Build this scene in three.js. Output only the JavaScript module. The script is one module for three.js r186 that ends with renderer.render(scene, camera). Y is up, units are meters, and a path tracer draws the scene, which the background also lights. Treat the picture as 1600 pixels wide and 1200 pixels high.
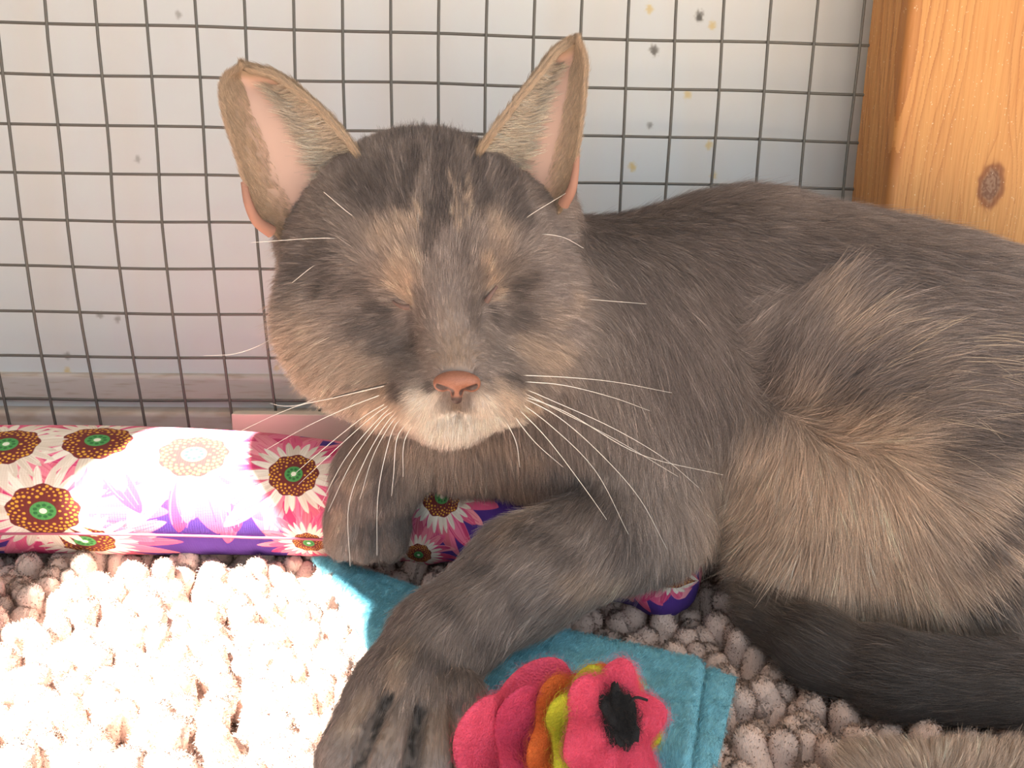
import * as THREE from 'three';
import { mergeGeometries, mergeVertices } from 'three/addons/utils/BufferGeometryUtils.js';
import { RoundedBoxGeometry } from 'three/addons/geometries/RoundedBoxGeometry.js';
import { createNoise3D, createNoise2D } from 'simplex-noise';

// ---------- camera, sky, sun, exposure ----------
const V = (x, y, z) => new THREE.Vector3(x, y, z);
const scene = new THREE.Scene();
const camera = new THREE.PerspectiveCamera(47.92, 4 / 3, 0.02, 20);
camera.matrixAutoUpdate = true;
camera.position.set(0, 0.185, 0);
camera.quaternion.setFromRotationMatrix(new THREE.Matrix4().makeBasis(
  V(0.99871, 0.01952, 0.04683).normalize(), V(-0.00829, 0.97337, -0.22907).normalize(), V(-0.05006, 0.22839, 0.97228).normalize()));
const renderer = new THREE.WebGLRenderer({ antialias: true });
renderer.toneMapping = THREE.LinearToneMapping;
renderer.toneMappingExposure = 1.04;
renderer.shadowMap.enabled = true;
const SKY = [0.86, 0.93, 1.0];
{
  const w = 8, h = 16, a = new Float32Array(w * h * 4);
  for (let y = 0; y < h; y++) for (let x = 0; x < w; x++) {
    const up = Math.max(0, (y + 0.5) / h * 2 - 1), k = 1.0 - 0.25 * up;
    a.set([SKY[0] * k * (1 - 0.12 * up), SKY[1] * k, SKY[2] * k, 1], (y * w + x) * 4);
  }
  const t = new THREE.DataTexture(a, w, h, THREE.RGBAFormat, THREE.FloatType);
  t.mapping = THREE.EquirectangularReflectionMapping; t.magFilter = THREE.LinearFilter; t.needsUpdate = true;
  scene.background = t; scene.environment = t;
  scene.backgroundIntensity = 1.7; scene.environmentIntensity = 1.7;
}
const SUN_DIR = V(-0.5, 1, 0.3);                       // towards the sun
const sun = new THREE.DirectionalLight(new THREE.Color(1, 0.95, 0.87), 56);
sun.position.copy(SUN_DIR.clone().multiplyScalar(3)); sun.target.position.set(0, 0, 0);
sun.castShadow = true; sun.shadow.mapSize.set(2048, 2048); sun.shadow.radius = 1;
Object.assign(sun.shadow.camera, { left: -1.5, right: 1.5, top: 1.5, bottom: -1.5, near: 0.1, far: 8 });
scene.add(sun, sun.target);

// ---------- helpers ----------
let seed = 12345;
const rnd = () => { seed = (seed + 0x6d2b79f5) | 0; let t = Math.imul(seed ^ (seed >>> 15), 1 | seed); t = (t + Math.imul(t ^ (t >>> 7), 61 | t)) ^ t; return ((t ^ (t >>> 14)) >>> 0) / 4294967296; };
const rr = (a, b) => a + (b - a) * rnd();
const gauss = () => (rnd() + rnd() + rnd() + rnd() - 2) * 0.87;
const n3 = createNoise3D(rnd), n2 = createNoise2D(rnd);
const clamp = (x, a = 0, b = 1) => Math.min(b, Math.max(a, x));
const smooth = (a, b, x) => { const t = clamp((x - a) / (b - a)); return t * t * (3 - 2 * t); };
const lin = (r, g, b) => new THREE.Color().setRGB(r, g, b);
const mat = (c, o = {}) => new THREE.MeshStandardMaterial({ color: c, roughness: 0.8, ...o });
const shade = (m) => { m.castShadow = true; m.receiveShadow = true; return m; };
function mesh(name, g, m, parent = scene) { const o = shade(new THREE.Mesh(g, m)); o.name = name; parent.add(o); return o; }
function tag(o, label, category, group) { o.userData.label = label; o.userData.category = category; if (group) o.userData.group = group; return o; }
function struct(name, g, m, label, category) { const o = mesh(name, g, m); o.userData.kind = 'structure'; o.userData.label = label; o.userData.category = category; return o; }
const taken = {};
const numbered = (n) => { const k = taken[n] = (taken[n] ?? -1) + 1; return k ? n + '_' + String(k).padStart(3, '0') : n; };
function dataTex(w, h, f, srgb = true) {
  const a = new Uint8Array(w * h * 4);
  for (let y = 0; y < h; y++) for (let x = 0; x < w; x++) { const c = f(x / w, y / h); for (let k = 0; k < 3; k++) a[(y * w + x) * 4 + k] = clamp(c[k]) * 255; a[(y * w + x) * 4 + 3] = 255; }
  const t = new THREE.DataTexture(a, w, h); t.magFilter = THREE.LinearFilter; t.wrapS = t.wrapT = THREE.RepeatWrapping;
  if (srgb) t.colorSpace = THREE.SRGBColorSpace; t.needsUpdate = true; return t;
}
const mix3 = (a, b, t) => [a[0] + (b[0] - a[0]) * t, a[1] + (b[1] - a[1]) * t, a[2] + (b[2] - a[2]) * t];
const fbm = (x, y, o = 4) => { let s = 0, a = 0.5; for (let i = 0; i < o; i++) { s += a * n2(x, y); x *= 2.03; y *= 2.03; a *= 0.5; } return s; };
// a thin tapered strand along a polyline, r0 at the root to r1 at the tip
function strand(pts, r0, r1, sides = 3, steps = 0) {
  if (steps) pts = new THREE.CatmullRomCurve3(pts).getPoints(steps);
  const n = pts.length, pos = [], nor = [], idx = []; let up = V(0.31, 0.87, 0.38);
  for (let i = 0; i < n; i++) {
    const T = pts[Math.min(n - 1, i + 1)].clone().sub(pts[Math.max(0, i - 1)]).normalize();
    const A = T.clone().cross(up); if (A.lengthSq() < 1e-6) A.set(1, 0, 0).cross(T); A.normalize(); const B = T.clone().cross(A); up = B.clone().negate();
    const r = r0 + (r1 - r0) * i / (n - 1);
    for (let k = 0; k < sides; k++) { const a = k / sides * 6.2832, d = A.clone().multiplyScalar(Math.cos(a)).addScaledVector(B, Math.sin(a)); nor.push(d.x, d.y, d.z); pos.push(pts[i].x + d.x * r, pts[i].y + d.y * r, pts[i].z + d.z * r); }
  }
  for (let i = 0; i < n - 1; i++) for (let k = 0; k < sides; k++) { const a = i * sides + k, b = i * sides + (k + 1) % sides; idx.push(a, b, a + sides, b, b + sides, a + sides); }
  const g = new THREE.BufferGeometry(); g.setAttribute('position', new THREE.Float32BufferAttribute(pos, 3)); g.setAttribute('normal', new THREE.Float32BufferAttribute(nor, 3)); g.setIndex(idx); return g;
}
function box(x0, x1, y0, y1, z0, z1, r = 0.001) { const g = new RoundedBoxGeometry(x1 - x0, y1 - y0, z1 - z0, 2, r); g.translate((x0 + x1) / 2, (y0 + y1) / 2, (z0 + z1) / 2); return g; }
const uvPlanar = (g, fu, fv) => { const p = g.attributes.position, a = new Float32Array(p.count * 2); for (let i = 0; i < p.count; i++) { a[i * 2] = fu(p.getX(i), p.getY(i), p.getZ(i)); a[i * 2 + 1] = fv(p.getX(i), p.getY(i), p.getZ(i)); } g.setAttribute('uv', new THREE.BufferAttribute(a, 2)); return g; };

// ---------- the setting ----------
const WZ = -0.4932, POSTX = 0.2175, POSTZ = -0.451, KNOT = V(0.2716, 0.1877, -0.4510);                                     // plane of the wire mesh
{
  // white panel behind the wire, with drips and specks of dirt
  const spots = [];
  for (let i = 0; i < 46; i++) spots.push([rnd(), rnd(), rr(0.0012, 0.0035), rnd() < 0.45 ? 0 : 1, rr(0.25, 0.8)]);
  const PX0 = -0.75, PX1 = 0.9, PY0 = -0.02, PY1 = 0.75, w = PX1 - PX0, h = PY1 - PY0;
  const marks = [[V(0.1306, 0.2792, -0.5300), 0.0024, 0, 0.9], [V(0.1052, 0.2600, -0.5300), 0.0026, 0, 0.8], [V(0.1053, 0.2181, -0.5300), 0.0016, 0, 0.5], [V(0.1013, 0.2825, -0.5300), 0.0022, 1, 0.6], [V(0.1385, 0.2745, -0.5300), 0.0022, 1, 0.6], [V(0.1267, 0.2360, -0.5300), 0.0022, 1, 0.6], [V(0.1414, 0.2079, -0.5300), 0.0022, 1, 0.6], [V(0.0961, 0.1943, -0.5300), 0.0022, 1, 0.7], [V(0.1454, 0.1901, -0.5300), 0.002, 1, 0.5],
    [V(-0.1939, 0.1928, -0.5300), 0.0018, 0, 0.35], [V(-0.2231, 0.1010, -0.5300), 0.002, 0, 0.4], [V(-0.2130, 0.0988, -0.5300), 0.0018, 0, 0.4], [V(-0.2448, 0.0759, -0.5300), 0.002, 0, 0.45], [V(-0.2457, 0.0662, -0.5300), 0.002, 1, 0.6], [V(-0.1651, 0.2720, -0.5300), 0.0018, 0, 0.35], [V(-0.1191, 0.0695, -0.5300), 0.002, 1, 0.4]];
  const list = [...spots.map(([a, b, r, k, s]) => [PX0 + a * w, PY0 + b * h, r, k, s * 0.5]), ...marks.map(([p, r, k, s]) => [p.x, p.y, r, k, s])];
  const tex = dataTex(1600, 800, (u, v) => {
    const x = PX0 + u * w, y = PY0 + v * h;
    let c = mix3([0.835, 0.855, 0.86], [0.83, 0.835, 0.825], smooth(-0.2, 0.7, fbm(x * 14, y * 1.6, 3)));
    c = mix3(c, [0.81, 0.815, 0.81], 0.2 * smooth(0.1, 0.8, fbm(x * 30 + 7, y * 26, 4)));
    for (const [sx, sy, r, k, s] of list) { const dx = (x - sx), dy = (y - sy) * 0.8; const d2 = dx * dx + dy * dy; if (d2 < r * r * 6) { const n = r * (1 + 0.4 * n2(x * 350, y * 350)); c = mix3(c, k ? [0.82, 0.70, 0.40] : [0.33, 0.32, 0.30], s * (1 - smooth(n * 0.4, n * 1.25, Math.sqrt(d2)))); } }
    return c;
  });
  const m = mat(0xffffff, { map: tex, roughness: 0.55 });
  const PZ = WZ - 0.035;
  const g = uvPlanar(box(PX0, PX1, PY0, PY1, PZ - 0.02, PZ), (x) => (x - PX0) / w, (x, y) => (y - PY0) / h);
  struct('wall_back', g, m, 'white stained panel standing behind the wire mesh', 'wall');
  const rail = dataTex(512, 64, (u, v) => mix3([0.80, 0.775, 0.75], [0.66, 0.58, 0.5], 0.5 * smooth(0.0, 0.6, fbm(u * 60, v * 5, 4) - 0.1 + (v > 0.9 ? 0.25 : 0))));
  const rg = (y0, y1, z) => { const g = box(PX0, PX1, y0, y1, PZ - 0.01, z, 0.003); return uvPlanar(g, (x) => (x - PX0) / w, (x, y) => (y - y0) / (y1 - y0)); };
  const rm = mat(0xffffff, { map: rail, roughness: 0.7 });
  struct('trim_1', rg(0.049, 0.066, PZ + 0.006), rm, 'narrow white ledge along the foot of the white panel', 'trim');
  struct('trim_2', rg(-0.02, 0.0445, PZ + 0.014), rm, 'lower dirty white rail under the white panel', 'trim');
}
{
  // floor boards under the rug
  const wood = mat(lin(0.30, 0.22, 0.15), { roughness: 0.85 });
  struct('floor', box(-1.4, 1.4, -0.06, -0.022, -0.56, 0.9, 0.002), wood, 'wooden pen floor under the rug', 'floor');
}
// roof of the pen with the opening that lets the sun in
{
  const y0 = 0.78, k = y0 / SUN_DIR.y, ox = SUN_DIR.x * k, oz = SUN_DIR.z * k;
  const s = new THREE.Shape(); const x0 = -1.4, x1 = 1.4, z0 = -0.56, z1 = 0.12;
  s.moveTo(x0, -z0); s.lineTo(x1, -z0); s.lineTo(x1, -z1); s.lineTo(x0, -z1); s.closePath();
  const hole = new THREE.Path(); const P = [[-0.118, -0.462], [-0.08, -0.462], [-0.082, -0.41], [-0.072, -0.385], [-0.036, -0.335], [-0.052, -0.24], [-0.06, -0.15], [-0.205, -0.15], [-0.194, -0.33], [-0.188, -0.387], [-0.160, -0.406], [-0.138, -0.42]];
  P.forEach(([x, z], i) => { const a = x + ox, b = -(z + oz); i ? hole.lineTo(a, b) : hole.moveTo(a, b); }); hole.closePath(); s.holes.push(hole);
  const g = new THREE.ExtrudeGeometry(s, { depth: 0.004, bevelEnabled: false }); g.rotateX(-Math.PI / 2); g.translate(0, y0, 0);
  struct('ceiling', g, mat(lin(0.55, 0.5, 0.42)), 'pen roof with an opening that lets the sun through', 'roof');
}
{
  // boarded side of the pen, left of the picture
  const w = mat(lin(0.30, 0.23, 0.16), { roughness: 0.85 });
  struct('wall_left', box(-0.66, -0.63, -0.022, 0.78, -0.56, 0.6, 0.002), w, 'wooden side wall of the pen, left of the cat', 'wall');
}
// wooden post at the right
{
  const tw = 0.2, th = 0.5, X0 = POSTX, Y0 = -0.02;
  const kx = KNOT.x - X0, ky = KNOT.y - Y0;
  const tex = dataTex(768, 1536, (u, v) => {
    const x = u * tw, y = v * th;
    const dk = Math.hypot((x - kx) * 1.2, (y - ky) * 0.75), push = 0.011 * Math.exp(-dk * dk / 0.00035) * Math.sign(x - kx + 1e-5);
    const wob = 0.004 * fbm(x * 8 + 3, y * 5, 3) + 0.0012 * fbm(x * 60, y * 9, 3);
    const xx = x + push * -1 + wob, xc = 0.043, dy = Math.max(0, 0.275 - y);
    let r = Math.abs(xx - xc) < 0.032 && y < 0.275 ? Math.hypot((xx - xc), 0.0) - dy * 0.085 : Math.abs(xx - xc) + 0.0;
    const ring = xx * 1 + 0.0; let ph = (Math.abs(xx - xc) - 0.085 * dy) * 150; ph += 1.1 * n2(ph * 0.35, 3.7) + 0.5 * fbm(x * 20, y * 4, 2);
    const f = ph - Math.floor(ph), line = Math.pow(f, 5);
    let c = mix3([0.80, 0.59, 0.35], [0.76, 0.53, 0.30], clamp(0.5 + 0.8 * fbm(x * 30, y * 3 + 5, 3)));
    c = mix3(c, [0.60, 0.37, 0.18], line * (0.55 + 0.3 * n2(Math.floor(ph) * 1.7, 0.5)));
    c = mix3(c, [0.70, 0.45, 0.22], 0.35 * smooth(0.1, 0.6, fbm(x * 260, y * 9, 2)));
    const kr = dk / 0.0075;
    if (kr < 1.6) { const q = 0.5 + 0.5 * Math.sin(kr * 8 + 3 * n2(x * 300, y * 300)); c = mix3(c, mix3([0.44, 0.29, 0.2], [0.58, 0.46, 0.37], q * 0.8), 1 - smooth(0.6, 1.15, kr + 0.12 * n2(x * 160, y * 160))); c = mix3(c, [0.40, 0.2, 0.09], 0.6 * Math.exp(-Math.pow((kr - 1 + 0.1 * n2(x * 160, y * 160)) / 0.2, 2))); }
    const fl = n2(x * 420, y * 260) + 0.5 * n2(x * 1100, y * 900); if (fl > 1.12) c = mix3(c, [0.92, 0.87, 0.78], 0.85);
    return c;
  });
  const bump = dataTex(512, 512, (u, v) => { const q = 0.5 + 0.5 * fbm(u * 90, v * 8, 4); return [q, q, q]; }, false);
  const X1 = X0 + 0.18, ZF = POSTZ;
  const g = uvPlanar(box(X0, X1, -0.02, 0.72, WZ - 0.004, ZF, 0.0035), (x, y, z) => (x - X0 + (ZF - z) * 0.6) / tw, (x, y) => (y - Y0) / th);
  const o = mesh('wooden_post', g, mat(0xffffff, { map: tex, bumpMap: bump, bumpScale: 0.0006, roughness: 0.62 }));
  tag(o, 'stained pine post with a knot standing at the right edge', 'post');
}
// welded wire mesh: every wire a part
{
  const wm = mat(lin(0.14, 0.135, 0.12), { roughness: 0.55, metalness: 0.3 });
  const fence = new THREE.Group(); fence.name = 'wire_mesh'; fence.position.set(0, 0, 0); scene.add(fence);
  tag(fence, 'grey welded square wire mesh in front of the white panel', 'wire mesh');
  const gx = -0.2459, gy = 0.2609, c = 0.0254, bow = (x, y) => -0.006 * smooth(0.17, 0.06, y) * smooth(0.3, -0.1, x) * 0 + 0.0006 * n2(x * 9, y * 9);
  const sag = (x, y) => 0.0007 * n2(x * 7 + 50, y * 7);
  const low = (y) => 0.012 * Math.pow(clamp((0.17 - y) / 0.17), 1.6);       // the foot of the mesh is bent sideways a little
  for (let i = -3; i <= 19; i++) {
    const pts = []; for (let k = 0; k <= 22; k++) { const y = -0.015 + 0.42 * k / 22, x = gx + i * c; if (x > POSTX + 0.01) break; pts.push(V(x + sag(x, y) + low(y), y, WZ + 0.001 + bow(x, y))); }
    if (pts.length > 2) mesh(numbered('wire'), strand(pts, 0.00082, 0.00082, 8), wm, fence);
  }
  for (let j = -5; j <= 10; j++) {
    const pts = []; for (let k = 0; k <= 40; k++) { const x = -0.33 + (POSTX + 0.006 + 0.33) * k / 40, y = gy - j * c; pts.push(V(x, y + sag(x + 3, y + 9), WZ - 0.0006 + bow(x, y))); }
    mesh(numbered('wire'), strand(pts, 0.00082, 0.00082, 8), wm, fence);
  }
}

// ---------- the chenille rug ----------
{
  const rug = new THREE.Group(); rug.name = 'chenille_rug'; scene.add(rug);
  tag(rug, 'pale pink chenille rug of plump tufts under the cat', 'rug');
  const back = mat(lin(0.36, 0.25, 0.20), { roughness: 1 });
  mesh('backing', box(-0.48, 0.5, -0.022, -0.017, -0.447, -0.06, 0.002), back, rug);
  const fuzzTex = dataTex(256, 256, (u, v) => { const q = 0.5 + 0.5 * (0.6 * n2(u * 60, v * 60) + 0.4 * n2(u * 120 + 9, v * 120)); return [q, q, q]; }, false);
  const tm = mat(lin(0.74, 0.56, 0.485), { roughness: 1, bumpMap: fuzzTex, bumpScale: 0.0003, vertexColors: true });
  const variants = [];
  for (let v = 0; v < 8; v++) {
    const L = rr(0.007, 0.013), R = rr(0.0046, 0.0056);
    let g = new THREE.CapsuleGeometry(R, L, 7, 22, 7); g.translate(0, (L + R) * 0.5, 0); g.deleteAttribute('uv'); g.deleteAttribute('normal');
    g = mergeVertices(g, 1e-6); const p = g.attributes.position, bend = rr(-0.2, 0.2);
    for (let i = 0; i < p.count; i++) {
      let x = p.getX(i), y = p.getY(i), z = p.getZ(i); const r = Math.hypot(x, z) || 1e-6;
      const d = 1 + 0.05 * n3(x * 180 + v * 9, y * 180, z * 180) + 0.018 * n3(x * 600, y * 600 + v * 5, z * 600);
      x = x * d + bend * y * y * 22; z *= d; p.setXYZ(i, x, y + R * 0.12 * n3(x * 300, y * 300, z * 300 + v), z);
    }
    g.computeVertexNormals();
    // microfibre fuzz standing out of the yarn
    const parts = [g.toNonIndexed()];
    const q = g.attributes.position, nn = g.attributes.normal, fp = [], fn = [];
    for (let i = 0; i < 1900; i++) {
      const k = Math.floor(rnd() * q.count), nx = nn.getX(k), ny = nn.getY(k), nz = nn.getZ(k);
      const a = V(q.getX(k), q.getY(k), q.getZ(k)).add(V(gauss(), gauss(), gauss()).multiplyScalar(0.0006));
      const d = V(nx + gauss() * 0.6, ny + gauss() * 0.6, nz + gauss() * 0.6).normalize().multiplyScalar(rr(0.0005, 0.0011));
      const s = d.clone().cross(V(gauss(), gauss(), gauss())).normalize().multiplyScalar(0.00014), b = a.clone().add(d);
      fp.push(a.x - s.x, a.y - s.y, a.z - s.z, a.x + s.x, a.y + s.y, a.z + s.z, b.x, b.y, b.z); for (let j = 0; j < 3; j++) fn.push(nx, ny, nz);
    }
    const f = new THREE.BufferGeometry(); f.setAttribute('position', new THREE.Float32BufferAttribute(fp, 3)); f.setAttribute('normal', new THREE.Float32BufferAttribute(fn, 3)); parts.push(f);
    const m = mergeGeometries(parts), col = new Float32Array(m.attributes.position.count * 3).fill(1), from = parts[0].attributes.position.count;
    for (let i = from; i < m.attributes.position.count; i += 3) col.fill(rr(0.78, 1.18), i * 3, i * 3 + 9);
    m.setAttribute('color', new THREE.BufferAttribute(col, 3));
    uvPlanar(m, (x, y, z) => Math.atan2(x, z) * 0.16 * 2, (x, y) => y * 12);
    variants.push(m);
  }
  const spots = [], S = 0.0101;
  for (let i = -48; i < 50; i++) for (let j = -48; j < 0; j++) {
    const x = i * S + (j & 1 ? S / 2 : 0) + gauss() * 0.0022, z = -0.06 + j * S * 0.92 + gauss() * 0.0022;
    if (x < -0.47 || x > 0.49 || z < -0.442) continue;
    spots.push([x, -0.0165 + rr(-0.0015, 0.0025), z]);
  }
  const hidden = ([x, , z]) => z < -0.42 || Math.abs(x / -z) > 0.66 || z > -0.215 || (x > -0.01 && z < -0.385) || (x > 0.14 && z < -0.3) || (x > 0.02 && x < 0.12 && z < -0.36);
  const order = spots.map((s, i) => [i, (hidden(s) ? 10 : 0) - s[2]]).sort((a, b) => a[1] - b[1]).map((a) => a[0]);
  const place = (o, [x, y, z]) => { o.position.set(x, y, z); const lean = Math.pow(rnd(), 1.3) * 0.95, az = rr(0, 6.283); o.quaternion.setFromAxisAngle(V(Math.cos(az), 0, Math.sin(az)), lean).multiply(new THREE.Quaternion().setFromAxisAngle(V(0, 1, 0), rr(0, 6.283))); const s = rr(0.9, 1.14); o.scale.set(s, s * rr(0.9, 1.12), s); };
  const dummy = new THREE.Object3D(), restM = variants.map(() => []);
  order.forEach((i, k) => {
    const v = Math.floor(rnd() * variants.length);
    if (k < 300) place(mesh(numbered('tuft'), variants[v], tm, rug), spots[i]);
    else { place(dummy, spots[i]); dummy.updateMatrix(); restM[v].push(dummy.matrix.clone()); }
  });
  restM.forEach((ms, v) => {
    const im = shade(new THREE.InstancedMesh(variants[v], tm, ms.length)); im.name = numbered('tuft_pile'); im.userData.kind = 'stuff';
    ms.forEach((m, i) => im.setMatrixAt(i, m)); rug.add(im);
  });
}

// ---------- fur tufts (shared by cat and plush) ----------
function hairTuft(nh, spread, curve, wid, vary, seg = 4) {
  const gs = [];
  for (let i = 0; i < nh; i++) {
    const ox = gauss() * spread, oz = gauss() * spread, oy = gauss() * spread * 1.5, l = rr(0.7, 1.08), c = curve * rr(0.5, 1.5), sx = gauss() * 0.13, pts = [];
    for (let k = 0; k <= seg; k++) { const t = k / seg; pts.push(V(ox + sx * t * t + gauss() * 0.006, oy + l * (t - 0.30 * c * t * t), oz + l * c * t * t)); }
    const g = strand(pts, wid * rr(0.8, 1.2), wid * 0.22, 3), n = g.attributes.position.count, col = new Float32Array(n * 3);
    const b = Math.exp(gauss() * vary), tipc = rnd();
    for (let q = 0; q < n; q++) { const t = Math.floor(q / 3) / seg, band = tipc < 0.3 ? 1 + 0.55 * smooth(0.45, 0.8, t) : tipc < 0.55 ? 1 - 0.35 * smooth(0.6, 0.9, t) : 1; col[q * 3] = b * band; col[q * 3 + 1] = b * band * 0.99; col[q * 3 + 2] = b * band * 0.97; }
    g.setAttribute('color', new THREE.BufferAttribute(col, 3)); gs.push(g);
  }
  return mergeGeometries(gs);
}
const M4 = new THREE.Matrix4();
// items: {p, n, f (flow, tangent), len, wid, lift, c:[r,g,b]}
function plantFur(name, parent, items, tufts, m) {
  const lists = tufts.map(() => []); for (const it of items) lists[Math.floor(rnd() * tufts.length)].push(it);
  lists.forEach((L, v) => {
    if (!L.length) return;
    const im = shade(new THREE.InstancedMesh(tufts[v], m, L.length)); im.name = numbered(name); im.userData.kind = 'stuff';
    const X = V(0, 0, 0), Y = V(0, 0, 0), Z = V(0, 0, 0), c = new THREE.Color();
    L.forEach((it, i) => {
      Y.copy(it.f).multiplyScalar(1 - it.lift).addScaledVector(it.n, it.lift).normalize();
      X.crossVectors(Y, it.n); if (X.lengthSq() < 1e-8) X.set(1, 0, 0); X.normalize(); Z.crossVectors(X, Y).normalize();
      if (Z.dot(it.n) > 0) { Z.negate(); X.negate(); }
      X.multiplyScalar(it.len); Z.multiplyScalar(it.len); Y.multiplyScalar(it.len);
      M4.makeBasis(X, Y, Z).setPosition(it.p); im.setMatrixAt(i, M4); im.setColorAt(i, c.setRGB(...it.c));
    });
    parent.add(im);
  });
}

// ---------- the cat: one skin from a blended distance field ----------
const PR = [];   // [a, b, ra, rb, k, scale?]
const cap = (a, b, ra, rb, k = 0.012) => PR.push({ a, b, ra, rb, k });
const ell = (c, rx, ry, rz, k = 0.012) => PR.push({ a: c, e: [rx, ry, rz], k });
// torso and haunch
cap(V(0.0607, 0.1029, -0.4050), V(0.1289, 0.1083, -0.4050), 0.058, 0.066, 0.02);
cap(V(0.1289, 0.1083, -0.4050), V(0.1861, 0.0953, -0.3750), 0.066, 0.066, 0.03);
cap(V(0.1861, 0.0953, -0.3750), V(0.2731, 0.0814, -0.3620), 0.066, 0.070, 0.03);
ell(V(0.1998, 0.0589, -0.3520), 0.066, 0.062, 0.062, 0.010);
ell(V(0.1493, 0.0481, -0.3450), 0.030, 0.045, 0.035, 0.014);
// neck, chest, shoulders
cap(V(-0.0124, 0.1410, -0.3850), V(0.0609, 0.0966, -0.4050), 0.040, 0.056, 0.03);
ell(V(0.0040, 0.0765, -0.3950), 0.046, 0.036, 0.036, 0.02);
ell(V(0.0741, 0.0786, -0.3780), 0.048, 0.062, 0.040, 0.022);
// far arm (viewer's left) and paw
cap(V(-0.0265, 0.0780, -0.3780), V(-0.0401, 0.0541, -0.3720), 0.021, 0.0175, 0.012);
cap(V(-0.0401, 0.0541, -0.3720), V(-0.0462, 0.0335, -0.3720), 0.0175, 0.018, 0.008);
cap(V(-0.0532, 0.0329, -0.3660), V(-0.0548, 0.0281, -0.3620), 0.0095, 0.008, 0.003);
cap(V(-0.0443, 0.0329, -0.3630), V(-0.0448, 0.0279, -0.3590), 0.0098, 0.008, 0.003);
cap(V(-0.0351, 0.0331, -0.3640), V(-0.0347, 0.0284, -0.3600), 0.0095, 0.008, 0.003);
// near arm and paw
cap(V(0.0733, 0.0659, -0.3700), V(0.0756, 0.0441, -0.3460), 0.035, 0.0225, 0.016);
cap(V(0.0756, 0.0441, -0.3460), V(0.0222, 0.0374, -0.3070), 0.0225, 0.0195, 0.012);
cap(V(0.0222, 0.0374, -0.3070), V(-0.0088, 0.0269, -0.2770), 0.0195, 0.0155, 0.010);
cap(V(-0.0088, 0.0269, -0.2770), V(-0.0204, 0.0191, -0.2560), 0.0155, 0.0175, 0.008);
cap(V(-0.0296, 0.0195, -0.2520), V(-0.0367, 0.0100, -0.2360), 0.0098, 0.0096, 0.0025);
cap(V(-0.0204, 0.0210, -0.2460), V(-0.0252, 0.0125, -0.2280), 0.0104, 0.0104, 0.0018);
cap(V(-0.0103, 0.0202, -0.2470), V(-0.0084, 0.0107, -0.2300), 0.0106, 0.0106, 0.0018);
cap(V(-0.0042, 0.0204, -0.2520), V(0.0001, 0.0091, -0.2380), 0.0095, 0.0090, 0.0030);
// tail and hind paw
cap(V(0.1248, 0.0135, -0.3180), V(0.1362, 0.0125, -0.2900), 0.0105, 0.0125, 0.004);
cap(V(0.1362, 0.0125, -0.2900), V(0.1570, 0.0102, -0.2760), 0.0125, 0.014, 0.006);
cap(V(0.1570, 0.0102, -0.2760), V(0.2152, 0.0062, -0.2680), 0.014, 0.0155, 0.006);
cap(V(0.1247, 0.0082, -0.2260), V(0.1931, 0.0063, -0.2240), 0.0088, 0.0115, 0.004);
const bodyCount = PR.length;
// head
ell(V(-0.0189, 0.1566, -0.3580), 0.050, 0.047, 0.048, 0.02);
ell(V(-0.0478, 0.1292, -0.3480), 0.0275, 0.030, 0.030, 0.018);
ell(V(0.0166, 0.1332, -0.3480), 0.0275, 0.030, 0.030, 0.018);
ell(V(-0.0364, 0.1113, -0.3400), 0.0225, 0.0175, 0.022, 0.014);
ell(V(0.0160, 0.1144, -0.3400), 0.0215, 0.0175, 0.022, 0.014);
ell(V(-0.0095, 0.1082, -0.3350), 0.029, 0.022, 0.030, 0.016);
ell(V(-0.0642, 0.1610, -0.3660), 0.014, 0.014, 0.014, 0.014);
ell(V(0.0290, 0.1716, -0.3700), 0.014, 0.014, 0.014, 0.014);
ell(V(-0.0305, 0.1545, -0.3280), 0.017, 0.013, 0.013, 0.016);
ell(V(0.0099, 0.1579, -0.3280), 0.015, 0.013, 0.013, 0.016);
cap(V(-0.0095, 0.1574, -0.3250), V(-0.0044, 0.1211, -0.2990), 0.0175, 0.0105, 0.012);
ell(V(-0.0141, 0.1083, -0.3080), 0.0140, 0.0122, 0.0135, 0.008);
ell(V(0.0058, 0.1097, -0.3080), 0.0140, 0.0122, 0.0135, 0.008);
ell(V(-0.0055, 0.0980, -0.3130), 0.0118, 0.0088, 0.012, 0.008);
const dent = (a, b, r, k) => ({ a, ab: b.clone().sub(a), l2: b.clone().sub(a).lengthSq() + 1e-12, r, k });
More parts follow.
